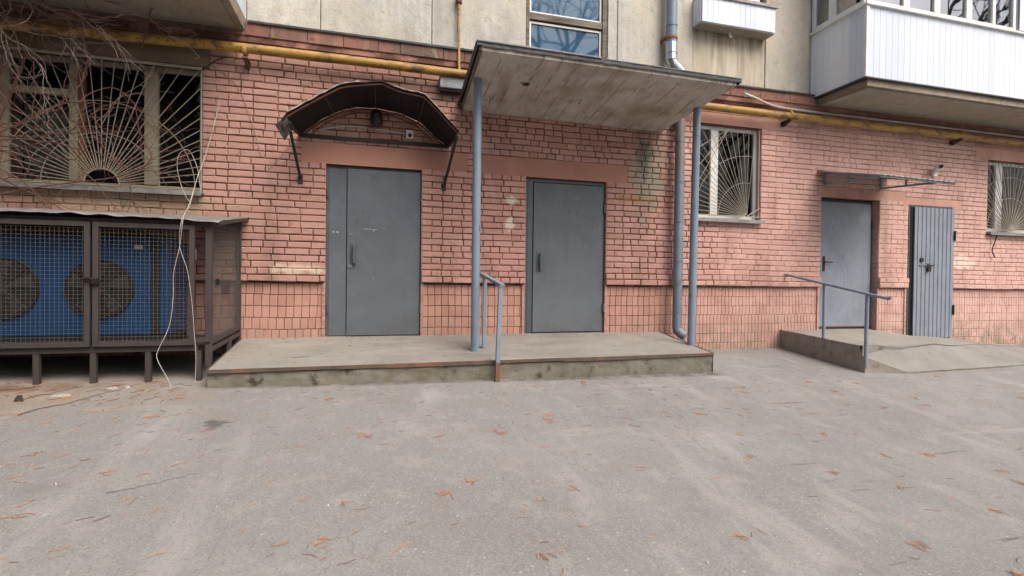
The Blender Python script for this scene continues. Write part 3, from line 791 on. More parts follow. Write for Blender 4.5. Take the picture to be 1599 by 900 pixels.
# ---- ribbed cladding helper
def ribbed(g, p0, p1, z0, z1, pitch=.10, ribs=True, seed=1, out_n=(0, -1)):
    """vertical planks from p0 to p1 (xy) with small grooves"""
    rr = random.Random(seed); p0 = Vector(p0); p1 = Vector(p1); L = (p1-p0).length; d = (p1-p0)/L; n = Vector(out_n)
    k = int(L/pitch); tone = .5
    for i in range(k+1):
        a = i*pitch; b = min((i+1)*pitch, L)
        if b-a < .01: break
        if rr.random() < .3: tone = rr.random()
        t = min(1, max(0, tone+rr.uniform(-.12, .12)))
        q = lambda s_, o: p0+d*s_+n*o
        prof = [(a, .008), (a+.003, .012), (a+pitch*.5-.003, .012), (a+pitch*.5, .0112), (a+pitch*.5+.003, .012), (b-.003, .012), (b, .008)]
        prof = [(min(s_, b), o) for s_, o in prof]
        for j in range(len(prof)-1):
            A = q(*prof[j]); Bq = q(*prof[j+1])
            g.quad([(A.x, A.y, z0), (Bq.x, Bq.y, z0), (Bq.x, Bq.y, z1), (A.x, A.y, z1)], t)
# ---- right balcony
g = MB()
for a, b in ((6.30, 9.33), (9.345, 13)):
    g.hexa([(a, -.82, 3.62), (b, -.82, 3.62), (b, .02, 3.655), (a, .02, 3.655), (a, -.82, 3.735), (b, -.82, 3.735), (b, .02, 3.75), (a, .02, 3.75)])
bal = g.build('balcony', M_SLAB, B, bevel=.008); bal['label'] = 'large balcony at the right clad in white ribbed plastic'
g = MB(); g.grid(lambda u, v: (6.27+6.7*u, -.862+.004*nz(u*40, v), 3.735-.085*v+.006*nz(u*60, 1)*v), 90, 1, flip=True)
g.grid(lambda u, v: (6.272, -.862+.86*u, 3.735-.085*v), 2, 1)
g.grid(lambda u, v: (6.27+6.7*u, -.862+.05*v, 3.65+.006*nz(u*60, 1)), 90, 1)
g.build('slab_edge', M_SLAB2, bal)
g = MB(); g.box(6.20, 13, -.90, -.84, 3.735, 3.752).box(6.20, 6.26, -.84, .0, 3.735, 3.752); g.build('flashing', M_FLASH, bal)
g = MB(); ribbed(g, (6.23, -.875), (13, -.875), 3.75, 4.68, .105, seed=4); ribbed(g, (6.23, .0), (6.23, -.875), 3.75, 4.68, .105, seed=8, out_n=(-1, 0))
g.box(6.24, 13, -.86, -.84, 3.75, 4.68).box(6.245, 6.26, -.86, 0, 3.75, 4.68)
ribbed(g, (9.02, -.885), (13, -.885), 4.74, 6.4, .105, seed=14); g.box(9.02, 13, -.87, -.85, 4.74, 6.4)
g.build('cladding', M_PVC, bal)
g = MB(); g.box(6.17, 13, -.925, -.84, 4.68, 4.708).box(6.17, 6.26, -.84, .0, 4.68, 4.708).box(6.19, 6.24, -.905, -.86, 3.75, 4.68)
g.box(6.205, 6.235, -.03, .0, 3.75, 4.68)
g.build('ledge_trim', M_WHITE, bal, bevel=.003)
g = MB(); Z0, Z1 = 4.712, 6.3
def sash(g, x0, x1, y=-.88, t=.055):
    frame_rect(g, x0, x1, Z0, Z1, y, y+.06, t)
xs = [(6.22, 6.90), (6.90, 7.45), (7.45, 8.05), (8.05, 8.97)]
for a, b in xs: sash(g, a, b)
g.box(8.50, 8.56, -.882, -.83, Z0+.05, Z1-.05)
# side frames
for a, b in ((-.86, -.36), (-.36, -.02)):
    g.box(6.20, 6.26, a, a+.055, Z0, Z1).box(6.20, 6.26, b-.055, b, Z0, Z1).box(6.201, 6.26, a+.055, b-.055, Z0, Z0+.06).box(6.201, 6.26, a+.055, b-.055, Z1-.06, Z1)
bf = g.build('balcony_window', M_WHITE, bal, bevel=.004)
g = MB(); g.quad([(6.24, -.85, Z0), (8.95, -.85, Z0), (8.95, -.85, Z1), (6.24, -.85, Z1)]); g.quad([(6.23, -.02, Z0), (6.23, -.84, Z0), (6.23, -.84, Z1), (6.23, -.02, Z1)])
g.build('pane', M_GLASS3, bf)
MB().box(6.30, 8.95, -.72, -.70, 4.70, 6.35).build('sky_backing', Mat('pale blind', (.62, .62, .60), .8).done(), bal)  # pale panel added to brighten the panes like a reflected white sky
g = MB(); g.box(6.1, 13, -.95, .02, 6.4, 6.5); g.build('balcony_roof', M_TIN, bal)
# ---- left balcony
g = MB(); g.hexa([(-7, -.86, 3.67), (-1.44, -.86, 3.67), (-1.44, .02, 3.686), (-7, .02, 3.686), (-7, -.86, 3.82), (-1.44, -.86, 3.82), (-1.44, .02, 3.82), (-7, .02, 3.82)])
bl = g.build('balcony', M_SLAB, B, bevel=.006); bl['label'] = 'balcony at the top left seen from below, white cladding on its side'
g = MB(); g.box(-1.438, -1.362, -.93, -.005, 3.682, 3.83).box(-7, -1.438, -.93, -.862, 3.665, 3.83); g.build('slab_edge', M_SLAB2, bl, bevel=.006)
g = MB(); ribbed(g, (-1.385, -.94), (-1.385, -.0), 3.83, 4.85, .105, seed=21, out_n=(1, 0)); ribbed(g, (-7, -.93), (-1.39, -.93), 3.83, 4.85, .105, seed=22); g.box(-1.42, -1.387, -.92, 0, 3.83, 4.85)
g.build('cladding', M_PVC, bl)
# ---- small clad ledge box with the window above
g = MB(); ribbed(g, (4.215, -.19), (5.39, -.19), 4.525, 4.875, .085, seed=31); ribbed(g, (4.215, 0), (4.215, -.19), 4.525, 4.875, .095, seed=33, out_n=(-1, 0))
g.box(4.217, 5.388, -.188, .01, 4.515, 4.87)
fb = g.build('window_box', M_PVC, B); fb['label'] = 'small white clad ledge box under an upper window'
g = MB(); g.box(4.20, 5.44, -.225, .01, 4.875, 4.895).box(4.20, 5.44, -.226, -.215, 4.855, 4.895); g.build('ledge_trim', M_TIN, fb, bevel=.002)
g = MB(); g.tube([(4.75, -.07, 4.53), (4.75, -.07, 4.46), (4.75, -.10, 4.43)], .018, 8); g.build('drain_spout', M_WHITE, fb)
g = MB(); g.box(4.215, 5.39, -.19, -.0, 4.508, 4.5145); g.build('base_board', M_SLAB, fb)
g = MB(); frame_rect(g, 4.42, 5.49, 4.90, 6.45, .03, .10, .06); g.box(4.66, 4.74, .025, .1, 4.96, 6.39).box(5.12, 5.20, .025, .1, 4.96, 6.39)
f = g.build('window', M_WHITE, B, bevel=.004); f['label'] = 'white plastic window above the small clad ledge box'
MB().quad([(4.45, .07, 4.93), (5.46, .07, 4.93), (5.46, .07, 6.4), (4.45, .07, 6.4)]).build('pane', M_GLASS3, f)

# ------------------------------------------------------------------ concrete porch
def porch():
    t = thing('concrete_porch', 'long low concrete porch slab with mossy riser in front of the two left doors', 'porch', (1.2, -.6, .27))
    def fy(x): return -1.215+.075*(x+1.39)/5.16
    def zt(x, y): return .341+.115*y+.003*nz(x, y, 0, 3)
    nx = 110
    def top(u, v):
        x = -1.39+5.16*u; y = .10+(fy(x)-.10)*v
        if v == 1: y += .006*nz(x, 1, 0, 8)
        return (x, y, zt(x, y)-(0 if v < 1 else .004))
    g = MB(); g.grid(top, nx, 24, flip=True); g.build('porch_top', M_PLATTOP, t)
    g = MB()
    def fr(u, v):
        x = -1.39+5.16*u; y = fy(x)+.010+(.014*nz(x, v*.3, 5, 5)+.010*nz(x, v, 8, 14))*(v > 0); zb = gz(x, y)-.12; z0 = zt(x, fy(x))-.034
        return (x, y, z0+(zb-z0)*v)
    g.grid(fr, 160, 12)
    g.grid(lambda u, v: (3.77+.004*nz(u*4, v), fy(3.77)+(0-fy(3.77))*u, (zt(3.77, fy(3.77)*(1-u))-.004)*(1-v)+(gz(3.77, -1)-.2)*v), 20, 4)
    g.grid(lambda u, v: (-1.39, (fy(-1.39))*(1-u)+.0*u, (zt(-1.39, fy(-1.39)*(1-u))-.004)*(1-v)+(gz(-1.39, -1)-.2)*v), 10, 3, flip=True)
    g.build('riser', M_RISER, t, smooth=True)
    # rusted edging angle with broken stretches
    g = MB(); x = -1.39; rr = random.Random(6)
    while x < 3.76:
        L = rr.uniform(.18, .6); b = min(x+L, 3.775)
        o = rr.uniform(-.003, .004)
        za, zb = zt(x, fy(x)), zt(b, fy(b)); h_ = rr.uniform(.022, .034)
        g.hexa([(x, fy(x)-.008-o, za-h_), (b, fy(b)-.008-o, zb-h_), (b, fy(b)+.02, zb-h_), (x, fy(x)+.02, za-h_),
                (x, fy(x)-.008-o, za+.002), (b, fy(b)-.008-o, zb+.002), (b, fy(b)+.02, zb+.003), (x, fy(x)+.02, za+.003)], rr.random())
        x = b+.001
    g.bar((3.772, fy(3.77), zt(3.77, fy(3.77))-.012), (3.772, -.01, zt(3.77, 0)-.012), .012, .034)
    g.bar((-1.393, fy(-1.39), zt(-1.39, fy(-1.39))-.012), (-1.393, -.01, zt(-1.39, 0)-.012), .012, .034)
    g.build('steel_edging', M_EDGE, t)
porch()

# ------------------------------------------------------------------ ramp and landing by the right doors
def ramp():
    t = thing('concrete_ramp', 'concrete landing and ramp sloping down to the right below the right-hand doors', 'ramp', (7.5, -.6, .1))
    def zw(x):
        P = [(5.78, .35), (7.5, .335), (8.23, .245), (9.1, .185), (9.8, .10), (10.6, .025), (12, -.03)]
        for i in range(len(P)-1):
            if x <= P[i+1][0]:
                k = (x-P[i][0])/(P[i+1][0]-P[i][0]); return P[i][1]+(P[i+1][1]-P[i][1])*k
        return P[-1][1]
    def yl(x):   # landing front edge
        P = [(5.78, -1.275), (6.3, -1.14), (6.7, -1.03), (7.85, -.83), (8.7, -.55), (9.6, -.3), (10.6, -.1)]
        for i in range(len(P)-1):
            if x <= P[i+1][0]:
                k = (x-P[i][0])/(P[i+1][0]-P[i][0]); return P[i][1]+(P[i+1][1]-P[i][1])*k
        return P[-1][1]
    def zl(x, y):
        return zw(x)+(.065 if x < 6 else .065+.07*min(1, (x-6)/.7))*y+.003*nz(x, y, 2, 4)
    def ye(x):   # apron toe on the ground
        P = [(5.78, -1.325), (6.33, -1.40), (7.4, -1.33), (8.74, -1.21), (9.6, -.8), (10.6, -.12)]
        for i in range(len(P)-1):
            if x <= P[i+1][0]:
                k = (x-P[i][0])/(P[i+1][0]-P[i][0]); return P[i][1]+(P[i+1][1]-P[i][1])*k
        return P[-1][1]
    X0, X1 = 5.78, 10.55
    g = MB(); g.grid(lambda u, v: (X0+(X1-X0)*u, .16+(yl(X0+(X1-X0)*u)+.014*nz(u*55, 3)-.16)*v, zl(X0+(X1-X0)*u, yl(X0+(X1-X0)*u)*v)), 90, 12, flip=True)
    # lip
    def lipd(x): return .10*max(0, 1-(x-5.78)/.6)+.040*max(0, 1-max(0, x-6.5)/1.9)*(.6+.6*abs(nz(x*3, 8)))
    g.grid(lambda u, v: ((lambda x: (x, yl(x)+.014*nz(u*55, 3)+.006*v, zl(x, yl(x))-lipd(x)*v-.002))(X0+(X1-X0)*u)), 90, 1, flip=True)
    g.build('landing', M_PLATTOP, t, smooth=True)
    # apron
    g = MB()
    def ap(u, v):
        x = X0+(X1-X0)*u; y0 = yl(x)+.02; y1 = ye(x)+.016*nz(x*5, 2); z0 = zl(x, yl(x))-lipd(x)-.001
        thick = .025 if x > 6.33 else .025+(.17)*(1-(x-5.78)/.55)**1.0
        z1 = gz(x, y1)+thick*(1 if x < 9 else max(.1, 1-(x-9)/1.2))
        k = v; zz = z0+(z1-z0)*(k**1.15)
        return (x, y0+(y1-y0)*v, zz+.003*nz(x, v, 3, 5))
    g.grid(ap, 90, 10, flip=True)
    g.build('apron', platm('rough ramp concrete', (.245, .238, .222)).done(), t, smooth=True)
    g = MB()
    def face(u, v):
        x = X0+(X1-X0)*u; p = ap(u, 1); return (x, p[1]+(.012-.010*abs(nz(x, v, 1, 9)))*(v > 0), p[2]+(gz(x, p[1])-.06-p[2])*v)
    g.grid(face, 90, 3, flip=True)
    def side(u, v):
        y = .05+(-1.325-.05)*u
        zt_ = zl(X0, max(y, -1.275)) if y > -1.28 else .15
        if v == 0: zt_ -= .012*max(0, nz(y*7, 4)+.1)
        return (X0-.004-.022*abs(nz(y, v, 3, 6))*(v < 1), y, zt_+(gz(X0, y)-.15-zt_)*v)
    g.grid(side, 40, 8, flip=True)
    g.build('riser', M_RISER2, t, smooth=True)
ramp()

# ------------------------------------------------------------------ porch canopy on two posts
def canopy():
    t = thing('porch_canopy', 'big sloping concrete canopy slab with board-marked underside over the middle door', 'canopy', (2.4, -.6, 3.15))
    b = [Vector((1.027, -.004, 3.085)), Vector((3.723, -.004, 3.05)), Vector((3.895, -1.3, 3.222)), Vector((1.0, -1.3, 3.244))]
    up = .062
    g = MB()
    def bl(u, v): # v 0 at wall
        p = b[0].lerp(b[1], u); q = b[3].lerp(b[2], u); return p.lerp(q, v)
    g.grid(lambda u, v: bl(u, v)+Vector((0, 0, .004*nz(u*8, v*3))), 60, 24, flip=True)
    g.grid(lambda u, v: bl(u, v)+Vector((0, 0, up)), 2, 2)
    g.grid(lambda u, v: bl(u, 1)+Vector((0, 0, up*v)), 2, 1)
    g.grid(lambda u, v: bl(1, u)+Vector((0, 0, up*v)), 2, 1, flip=True)
    g.grid(lambda u, v: bl(0, u)+Vector((0, 0, up*v)), 2, 1)
    g.grid(lambda u, v: bl(u, 0)+Vector((0, 0, up*v)), 2, 1, flip=True)
    g.build('canopy_slab', M_SOFFIT, t)
    # wooden edge strip along the left side
    g = MB(); g.hexa([b[3]+Vector((-.028, 0, .005)), b[3]+Vector((-.004, 0, .005)), b[0]+Vector((-.004, 0, .005)), b[0]+Vector((-.028, 0, .005)),
                      b[3]+Vector((-.028, 0, .05)), b[3]+Vector((-.004, 0, .05)), b[0]+Vector((-.004, 0, .05)), b[0]+Vector((-.028, 0, .05))])
    g.build('edge_board', M_TIMBER, t)
    # roofing felt/tin skin with rolled front edge
    g = MB()
    a0, a1, a2, a3 = b[0]+Vector((-.05, 0, up+.012)), b[1]+Vector((.05, 0, up+.012)), b[2]+Vector((.05, -.02, up+.008)), b[3]+Vector((-.055, -.02, up+.012))
    def sk(u, v): p = a0.lerp(a1, u); q = a3.lerp(a2, u); return p.lerp(q, v)
    g.grid(lambda u, v: sk(u, v)+Vector((0, 0, .004*nz(u*30, v*4))), 80, 6)
    g.grid(lambda u, v: sk(u, 1)+Vector((0, -.003+.006*nz(u*40, 2), -.040*v+.010*nz(u*38, 5)*v)), 120, 1, flip=True)
    g.grid(lambda u, v: sk(0, u)+Vector((.002*v, 0, -.062*v+.006*nz(u*20, 5)*v)), 30, 1, flip=False)
    g.grid(lambda u, v: sk(1, u)+Vector((0, 0, -.04*v+.006*nz(u*20, 5)*v)), 30, 1, flip=True)
    g.build('roof_sheet', M_FLASH, t)
    g = MB(); g.tube([sk(i/30, 1)+Vector((0, -.008, .006+.004*nz(i, 7))) for i in range(14)], .011, 6); g.tube([sk(i/40, 1)+Vector((0, -.005, .003+.003*nz(i, 9))) for i in range(18, 41)], .006, 6)
    g.tube([sk(0, i/12)+Vector((0, 0, .004)) for i in range(13)], .010, 6)
    g.build('drip_edge', M_DRIP, t)
    g = MB()
    def zt(x, y): return .341+.115*y
    for (x, y, topz, lean) in ((1.065, -.75, 3.19, .004), (3.765, -.72, 3.155, .035)):
        zb = .22
        m = MB(); m.tube([(x, y, zb), (x+lean*.5, y, 1.7), (x+lean, y, topz)], .046, 20)
        m.tube([(x, y, zt(x, y)-.02), (x, y, zt(x, y)+.012)], .054, 16)
        p = m.build('post', M_BLUEPOLE, t, smooth=True)
canopy()

# ------------------------------------------------------------------ arched canopy over door one
FRONT = [(-.905, 2.581), (-.855, 2.67), (-.714, 2.768), (-.499, 2.914), (-.331, 3.018), (-.146, 3.058), (.081, 3.097), (.22, 3.038), (.518, 3.002), (.643, 2.883), (.891, 2.64)]
BACK = [(-.824, 2.614), (-.784, 2.64), (-.589, 2.808), (-.362, 2.939), (-.202, 2.984), (.012, 2.998), (.289, 2.965), (.528, 2.874), (.735, 2.694), (.859, 2.62)]
FLAP = [(-.864, -.60, 2.669), (-.821, -.56, 2.511), (-.88, -.57, 2.409), (-.959, -.62, 2.538)]
def arch():
    t = thing('arched_canopy', 'black arched sheet metal canopy over the left door', 'canopy', (0, -.3, 2.62))
    def arcp(s_, y, hw, zb, rise, cx=0.02):
        # s_ 0..1 from left to right; circular-ish
        an = math.pi*(1-s_); return Vector((cx+hw*math.cos(an)*(1-.04*math.sin(an)), y, zb+rise*(math.sin(an))**.92))
    def poly(P, y):
        P = [Vector((x, y, z)) for x, z in P]
        L = [0]
        for i in range(1, len(P)): L.append(L[-1]+(P[i]-P[i-1]).length)
        def f(s_):
            d = s_*L[-1]
            for i in range(1, len(P)):
                if d <= L[i]+1e-9: return P[i-1].lerp(P[i], (d-L[i-1])/(L[i]-L[i-1]))
            return P[-1].copy()
        return f
    F = poly(FRONT, -.58); Bk = poly(BACK, -.01)
    g = MB()
    def sheet(u, v):
        P = F(u).lerp(Bk(u), v); P.z += .006+.005*nz(u*14, v*3, 1)+(.008*nz(u*30, 0, 4) if v == 0 else 0); P.y -= (.02 if v == 0 else 0)
        return P
    g.grid(sheet, 80, 8)
    o = g.build('roof_sheet', M_BLACKSHEET, t)
    sm = o.modifiers.new('solid', 'SOLIDIFY'); sm.thickness = .008; sm.offset = 1
    # bright chipped edge
    g = MB()
    for a, b in ((3, 27), (36, 58)):
        g = MB(); g.tube([sheet(i/60, 0)+Vector((0, -.004, .012)) for i in range(a, b)], lambda t_: .002+.007*max(0, nz(t_*14, 3, a)+.25), 6); g.build('bent_edge', M_CABLE, t)
    g = MB(); g.tube([F(i/24)+Vector((0, .01, -.012)) for i in range(25)], .011, 6).tube([Bk(i/24)+Vector((0, -.01, -.015)) for i in range(25)], .011, 6)
    for s_ in (.25, .5, .76): g.tube([F(s_)+Vector((0, .01, -.012)), Bk(s_)+Vector((0, -.01, -.015))], .006, 6)
    g.tube([Bk(i/24)*.93+Vector((0, -.01, .155)) for i in range(2, 23)], .006, 6)
    g.build('arch_tube', M_RUSTBRACK, t, smooth=True)
    g = MB(); g.bar((-.80, -.02, 2.615), (.86, -.02, 2.620), .028, .028).bar((-.835, -.58, 2.59), (-.80, -.01, 2.615), .028, .028).bar((.875, -.58, 2.595), (.85, -.01, 2.62), .028, .028)
    g.bar((-.845, -.58, 2.60), (-.80, -.01, 2.14), .026, .026).bar((.875, -.58, 2.60), (.81, -.01, 2.145), .026, .026)
    g.box(-.825, -.775, -.012, .0, 2.08, 2.17).box(.785, .835, -.012, .0, 2.09, 2.17)
    g.build('brace', M_BLACKMETAL, t)
    g = MB(); f4 = [Vector(q) for q in FLAP]
    g.grid(lambda u, v: f4[0].lerp(f4[1], u).lerp(f4[3].lerp(f4[2], u), v)+Vector((0, .02*nz(u*3, v*3), 0)), 6, 4)
    o = g.build('torn_flap', M_BLACKSHEET, t); sm = o.modifiers.new('solid', 'SOLIDIFY'); sm.thickness = .004
arch()
# floodlight and cameras
def flood():
    t = thing('floodlight', 'small black round lamp hanging under the arched canopy', 'lamp', (.02, -.1, 2.86))
    g = MB(); g.tube([(.02, -.04, 2.95), (.02, -.07, 2.93), (.02, -.10, 2.90), (.02, -.115, 2.84), (.02, -.11, 2.79), (.02, -.10, 2.755)], lambda s_: [.022, .05, .068, .072, .055, .028][min(5, int(s_*5.001))], 16); g.build('lamp_body', M_BLACKMETAL, t, smooth=True)
    g = MB(); g.tube([(.02, -.165, 2.865), (.02, -.19, 2.86)], lambda s_: .042-.01*s_, 16); g.build('lamp_lens', M_DARKMET, t, smooth=True)
    g = MB(); g.box(.0, .04, -.03, .0, 2.93, 2.98).tube([(.02, -.01, 2.96), (.02, -.06, 2.96)], .012, 8); g.build('bracket', M_BLACKMETAL, t)
flood()
def cam1():
    t = thing('security_camera', 'small white square security camera under the arched canopy', 'security camera', (.40, -.03, 2.73))
    MB().box(.355, .440, -.05, -.001, 2.68, 2.775).build('camera_housing', M_WHITE, t, bevel=.008)
    MB().tube([(.40, -.05, 2.712), (.40, -.072, 2.705)], .024, 14).build('camera_lens', M_BLACKMETAL, t)
cam1()
def cam2():
    t = thing('security_camera', 'white bullet security camera on the brick wall above the small awning', 'security camera', (8.62, -.03, 2.84))
    MB().box(8.61, 8.70, -.045, 0, 2.765, 2.86).build('camera_mount', M_WHITE, t, bevel=.006)
    MB().tube([(8.66, -.05, 2.86), (8.60, -.12, 2.90), (8.54, -.20, 2.885)], .042, 14).build('camera_housing', M_WHITE, t)
    MB().tube([(8.54, -.20, 2.885), (8.528, -.216, 2.881)], .030, 14).build('camera_lens', M_BLACKMETAL, t)
cam2()
# cable conduit under the arch
g = MB(); g.tube([(-.60, -.012, 2.70), (-.3, -.014, 2.765), (.0, -.014, 2.76), (.3, -.014, 2.74), (.38, -.014, 2.73)], .007, 6, smooth=4)
tag(g.build('cable', M_BLKCABLE, loc=(0, 0, 2.7)) if False else g.build('cable', M_CABLE), 'thin pale cable run along the bricks under the arched canopy', 'cable')

# ------------------------------------------------------------------ small flat awning over door three
def awning():
    t = thing('awning', 'small grey ribbed awning on two triangular brackets over the door by the ramp', 'awning', (6.9, -.5, 2.6))
    g = MB()
    bk = [Vector((6.36, -.0, 2.70)), Vector((7.72, -.0, 2.685))]; fr = [Vector((6.36, -1.0, 2.455)), Vector((7.72, -1.0, 2.43))]
    n = 56
    def sh(u, v):
        p = bk[0].lerp(bk[1], u).lerp(fr[0].lerp(fr[1], u), v); p.z += .004*math.sin(u*2*math.pi*14); return p
    g.grid(sh, n*2, 6); o = g.build('awning_sheet', galvold('dull grey awning sheet', (.44, .45, .45)), t, smooth=True)
    sm = o.modifiers.new('solid', 'SOLIDIFY'); sm.thickness = .006
    for x in (6.50, 7.575):
        g = MB(); g.bar((x, -.014, 2.50), (x, -.014, 2.675), .028, .028).bar((x, -.02, 2.515), (x, -.86, 2.455), .026, .026).bar((x, -.02, 2.675), (x, -.95, 2.447), .024, .024).bar((x, -.40, 2.49), (x, -.40, 2.58), .022, .022)
        g.build('bracket', M_RAIL, t)
    g = MB(); g.bar((6.38, -.97, 2.442), (7.70, -.97, 2.418), .025, .02); g.build('front_rail', M_TIN, t)
awning()

# ------------------------------------------------------------------ pipes
def gaspipe():
    t = thing('gas_pipe', 'long chipped yellow gas pipe running along the wall below the upper storey', 'pipe', (2, -.13, 3.44))
    P = [(-7.5, -.135, 3.455), (-3.5, -.135, 3.425), (-1.36, -.135, 3.465), (1.06, -.135, 3.463), (4.43, -.135, 3.42), (7.5, -.135, 3.42), (13.5, -.135, 3.415)]
    MB().tube(P, .050, 16, smooth=6).build('main_pipe', M_YELLOW, t, smooth=True)
    g = MB(); g.tube([(.965, -.13, 3.49), (.965, -.085, 3.62), (.965, -.085, 3.80), (.965, -.05, 4.0), (.965, -.05, 9)], .017, 10)
    o = g.build('riser_pipe', M_YELLOW, t, smooth=True)
    MB().tube([(.965, -.05, 4.34), (.965, -.05, 4.42)], .038, 10).build('valve', M_RUSTBRACK, t)
    for x in (-1.34, 5.72, 9.02):
        g = MB(); g.box(x-.025, x+.025, -.17, .0, 3.350, 3.366).box(x-.025, x+.025, -.03, -.001, 3.31, 3.35)
        g.bar((x, -.16, 3.355), (x, -.02, 3.30), .03, .02)
        g.build('bracket', M_RUSTBRACK if x < 0 else M_BLACKMETAL, t)
        MB().tube([(x-.018, -.135, 3.44), (x+.018, -.135, 3.44)], .056, 16).build('clamp', M_YELLOW, t)
gaspipe()
g = MB(); g.tube([(4.95, -.13, 3.66), (5.15, -.12, 3.62), (5.5, -.10, 3.545), (6.0, -.10, 3.53), (7, -.10, 3.53), (10, -.10, 3.53), (13, -.10, 3.53)], .018, 8, smooth=5)
tag(g.build('conduit', M_CABLE, smooth=True), 'thin pale metal conduit running above the yellow gas pipe at the right', 'conduit')
def downpipe():
    t = thing('downpipe', 'grey rain downpipe with a shiny kinked bend, foot on the porch end', 'downpipe', (3.95, -.12, .4))
    dx = 3.80
    MB().tube([(dx, -.13, 9), (dx, -.13, 4.12)], .072, 16).tube([(dx, -.13, 4.42), (dx, -.13, 4.44)], .078, 16).build('upper_pipe', M_BLUEPOLE, t, smooth=True)
    MB().tube([(dx, -.13, 4.20), (dx, -.13, 3.98), (dx+.03, -.13, 3.92), (dx+.13, -.13, 3.84), (dx+.155, -.13, 3.80), (dx+.155, -.13, 3.62)], .076, 16).build('bend', M_GALV, t)
    for x_, z in ((dx, 4.06), (dx, 3.97), (dx+.155, 3.77)): MB().tube([(x_, -.13, z), (x_, -.13, z+.012)], .084, 16).build('collar', M_GALV, t)
    MB().tube([(dx+.155, -.13, 3.64), (dx+.15, -.13, .42), (dx+.15, -.135, .38), (dx+.19, -.17, .33), (dx+.23, -.21, .30)], .064, 16).build('lower_pipe', M_DPIPE, t, smooth=True)
    for z in (2.9, 2.36, 1.83, 1.30, .62): MB().tube([(dx+.151, -.13, z), (dx+.151, -.13, z+.018)], .069, 16).build('joint_band', M_DPIPE, t)
    g = MB(); g.tube([(dx, -.13, 4.25), (dx, -.13, 4.275)], .082, 16).box(dx-.09, dx-.07, -.13, .0, 4.25, 4.29).box(dx+.07, dx+.09, -.13, .0, 4.1, 4.3)
    g.build('rusty_clamp', mm_rust, t)
    MB().box(dx+.07, dx+.23, -.10, .0, 3.15, 3.17).build('rusty_clamp', mm_rust, t)
mm = Mat('orange rust', (.30, .12, .03), .8).layer((.12, .05, .02), 9, .45, .65, .8); mm_rust = mm.done()
downpipe()
# vent box beside the canopy
t = thing('vent_duct', 'short grey sheet metal duct under the yellow pipe left of the porch canopy', 'duct', (.9, -.1, 3.35))
MB().box(.735, 1.25, -.13, .0, 3.285, 3.425).build('duct_body', M_DRIP, t, bevel=.01)
MB().box(.755, 1.25, -.10, -.0, 3.262, 3.2845).build('duct_shadow', M_BLACKMETAL, t)  # black strip standing in for the shadow below the duct

# ------------------------------------------------------------------ railings
def rail1():
    t = thing('handrail', 'short blue grey square-tube handrail on the front of the long porch', 'handrail', (1.2, -.95, .3))
    g = MB(); g.bar((1.195, -1.245, .0), (1.225, -1.245, .965), .042, .042); g.build('front_post', M_RAIL, t, bevel=.003)
    g = MB(); g.bar((1.1965, -1.2475, -.01), (1.2005, -1.2475, .20), .046, .046); g.build('rusty_foot', M_RUSTY, t, bevel=.003)
    g = MB(); g.bar((1.185, -.66, .26), (1.19, -.66, 1.06), .040, .040); g.build('rear_post', M_RAIL, t, bevel=.003)
    g = MB(); g.bar((1.236, -1.275, .965), (1.165, -.60, 1.085), .048, .030); g.build('top_rail', M_RAIL, t, bevel=.003)
rail1()
def rail2():
    t = thing('handrail', 'sloping blue grey pipe handrail on two posts beside the right-hand ramp', 'handrail', (5.8, -.8, .3))
    MB().tube([(5.80, -.02, 1.155), (5.80, -.06, 1.15), (5.80, -1.58, .855), (5.80, -1.605, .86), (5.80, -1.60, .885)], .018, 12).build('top_rail', M_RAIL, t, smooth=True)
    MB().tube([(5.81, -.69, .24), (5.81, -.69, 1.03)], .021, 12).build('rear_post', M_RAIL, t, smooth=True)
    MB().tube([(5.80, -1.31, .02), (5.805, -1.31, .91)], .022, 12).build('front_post', M_RAIL, t, smooth=True)
rail2()

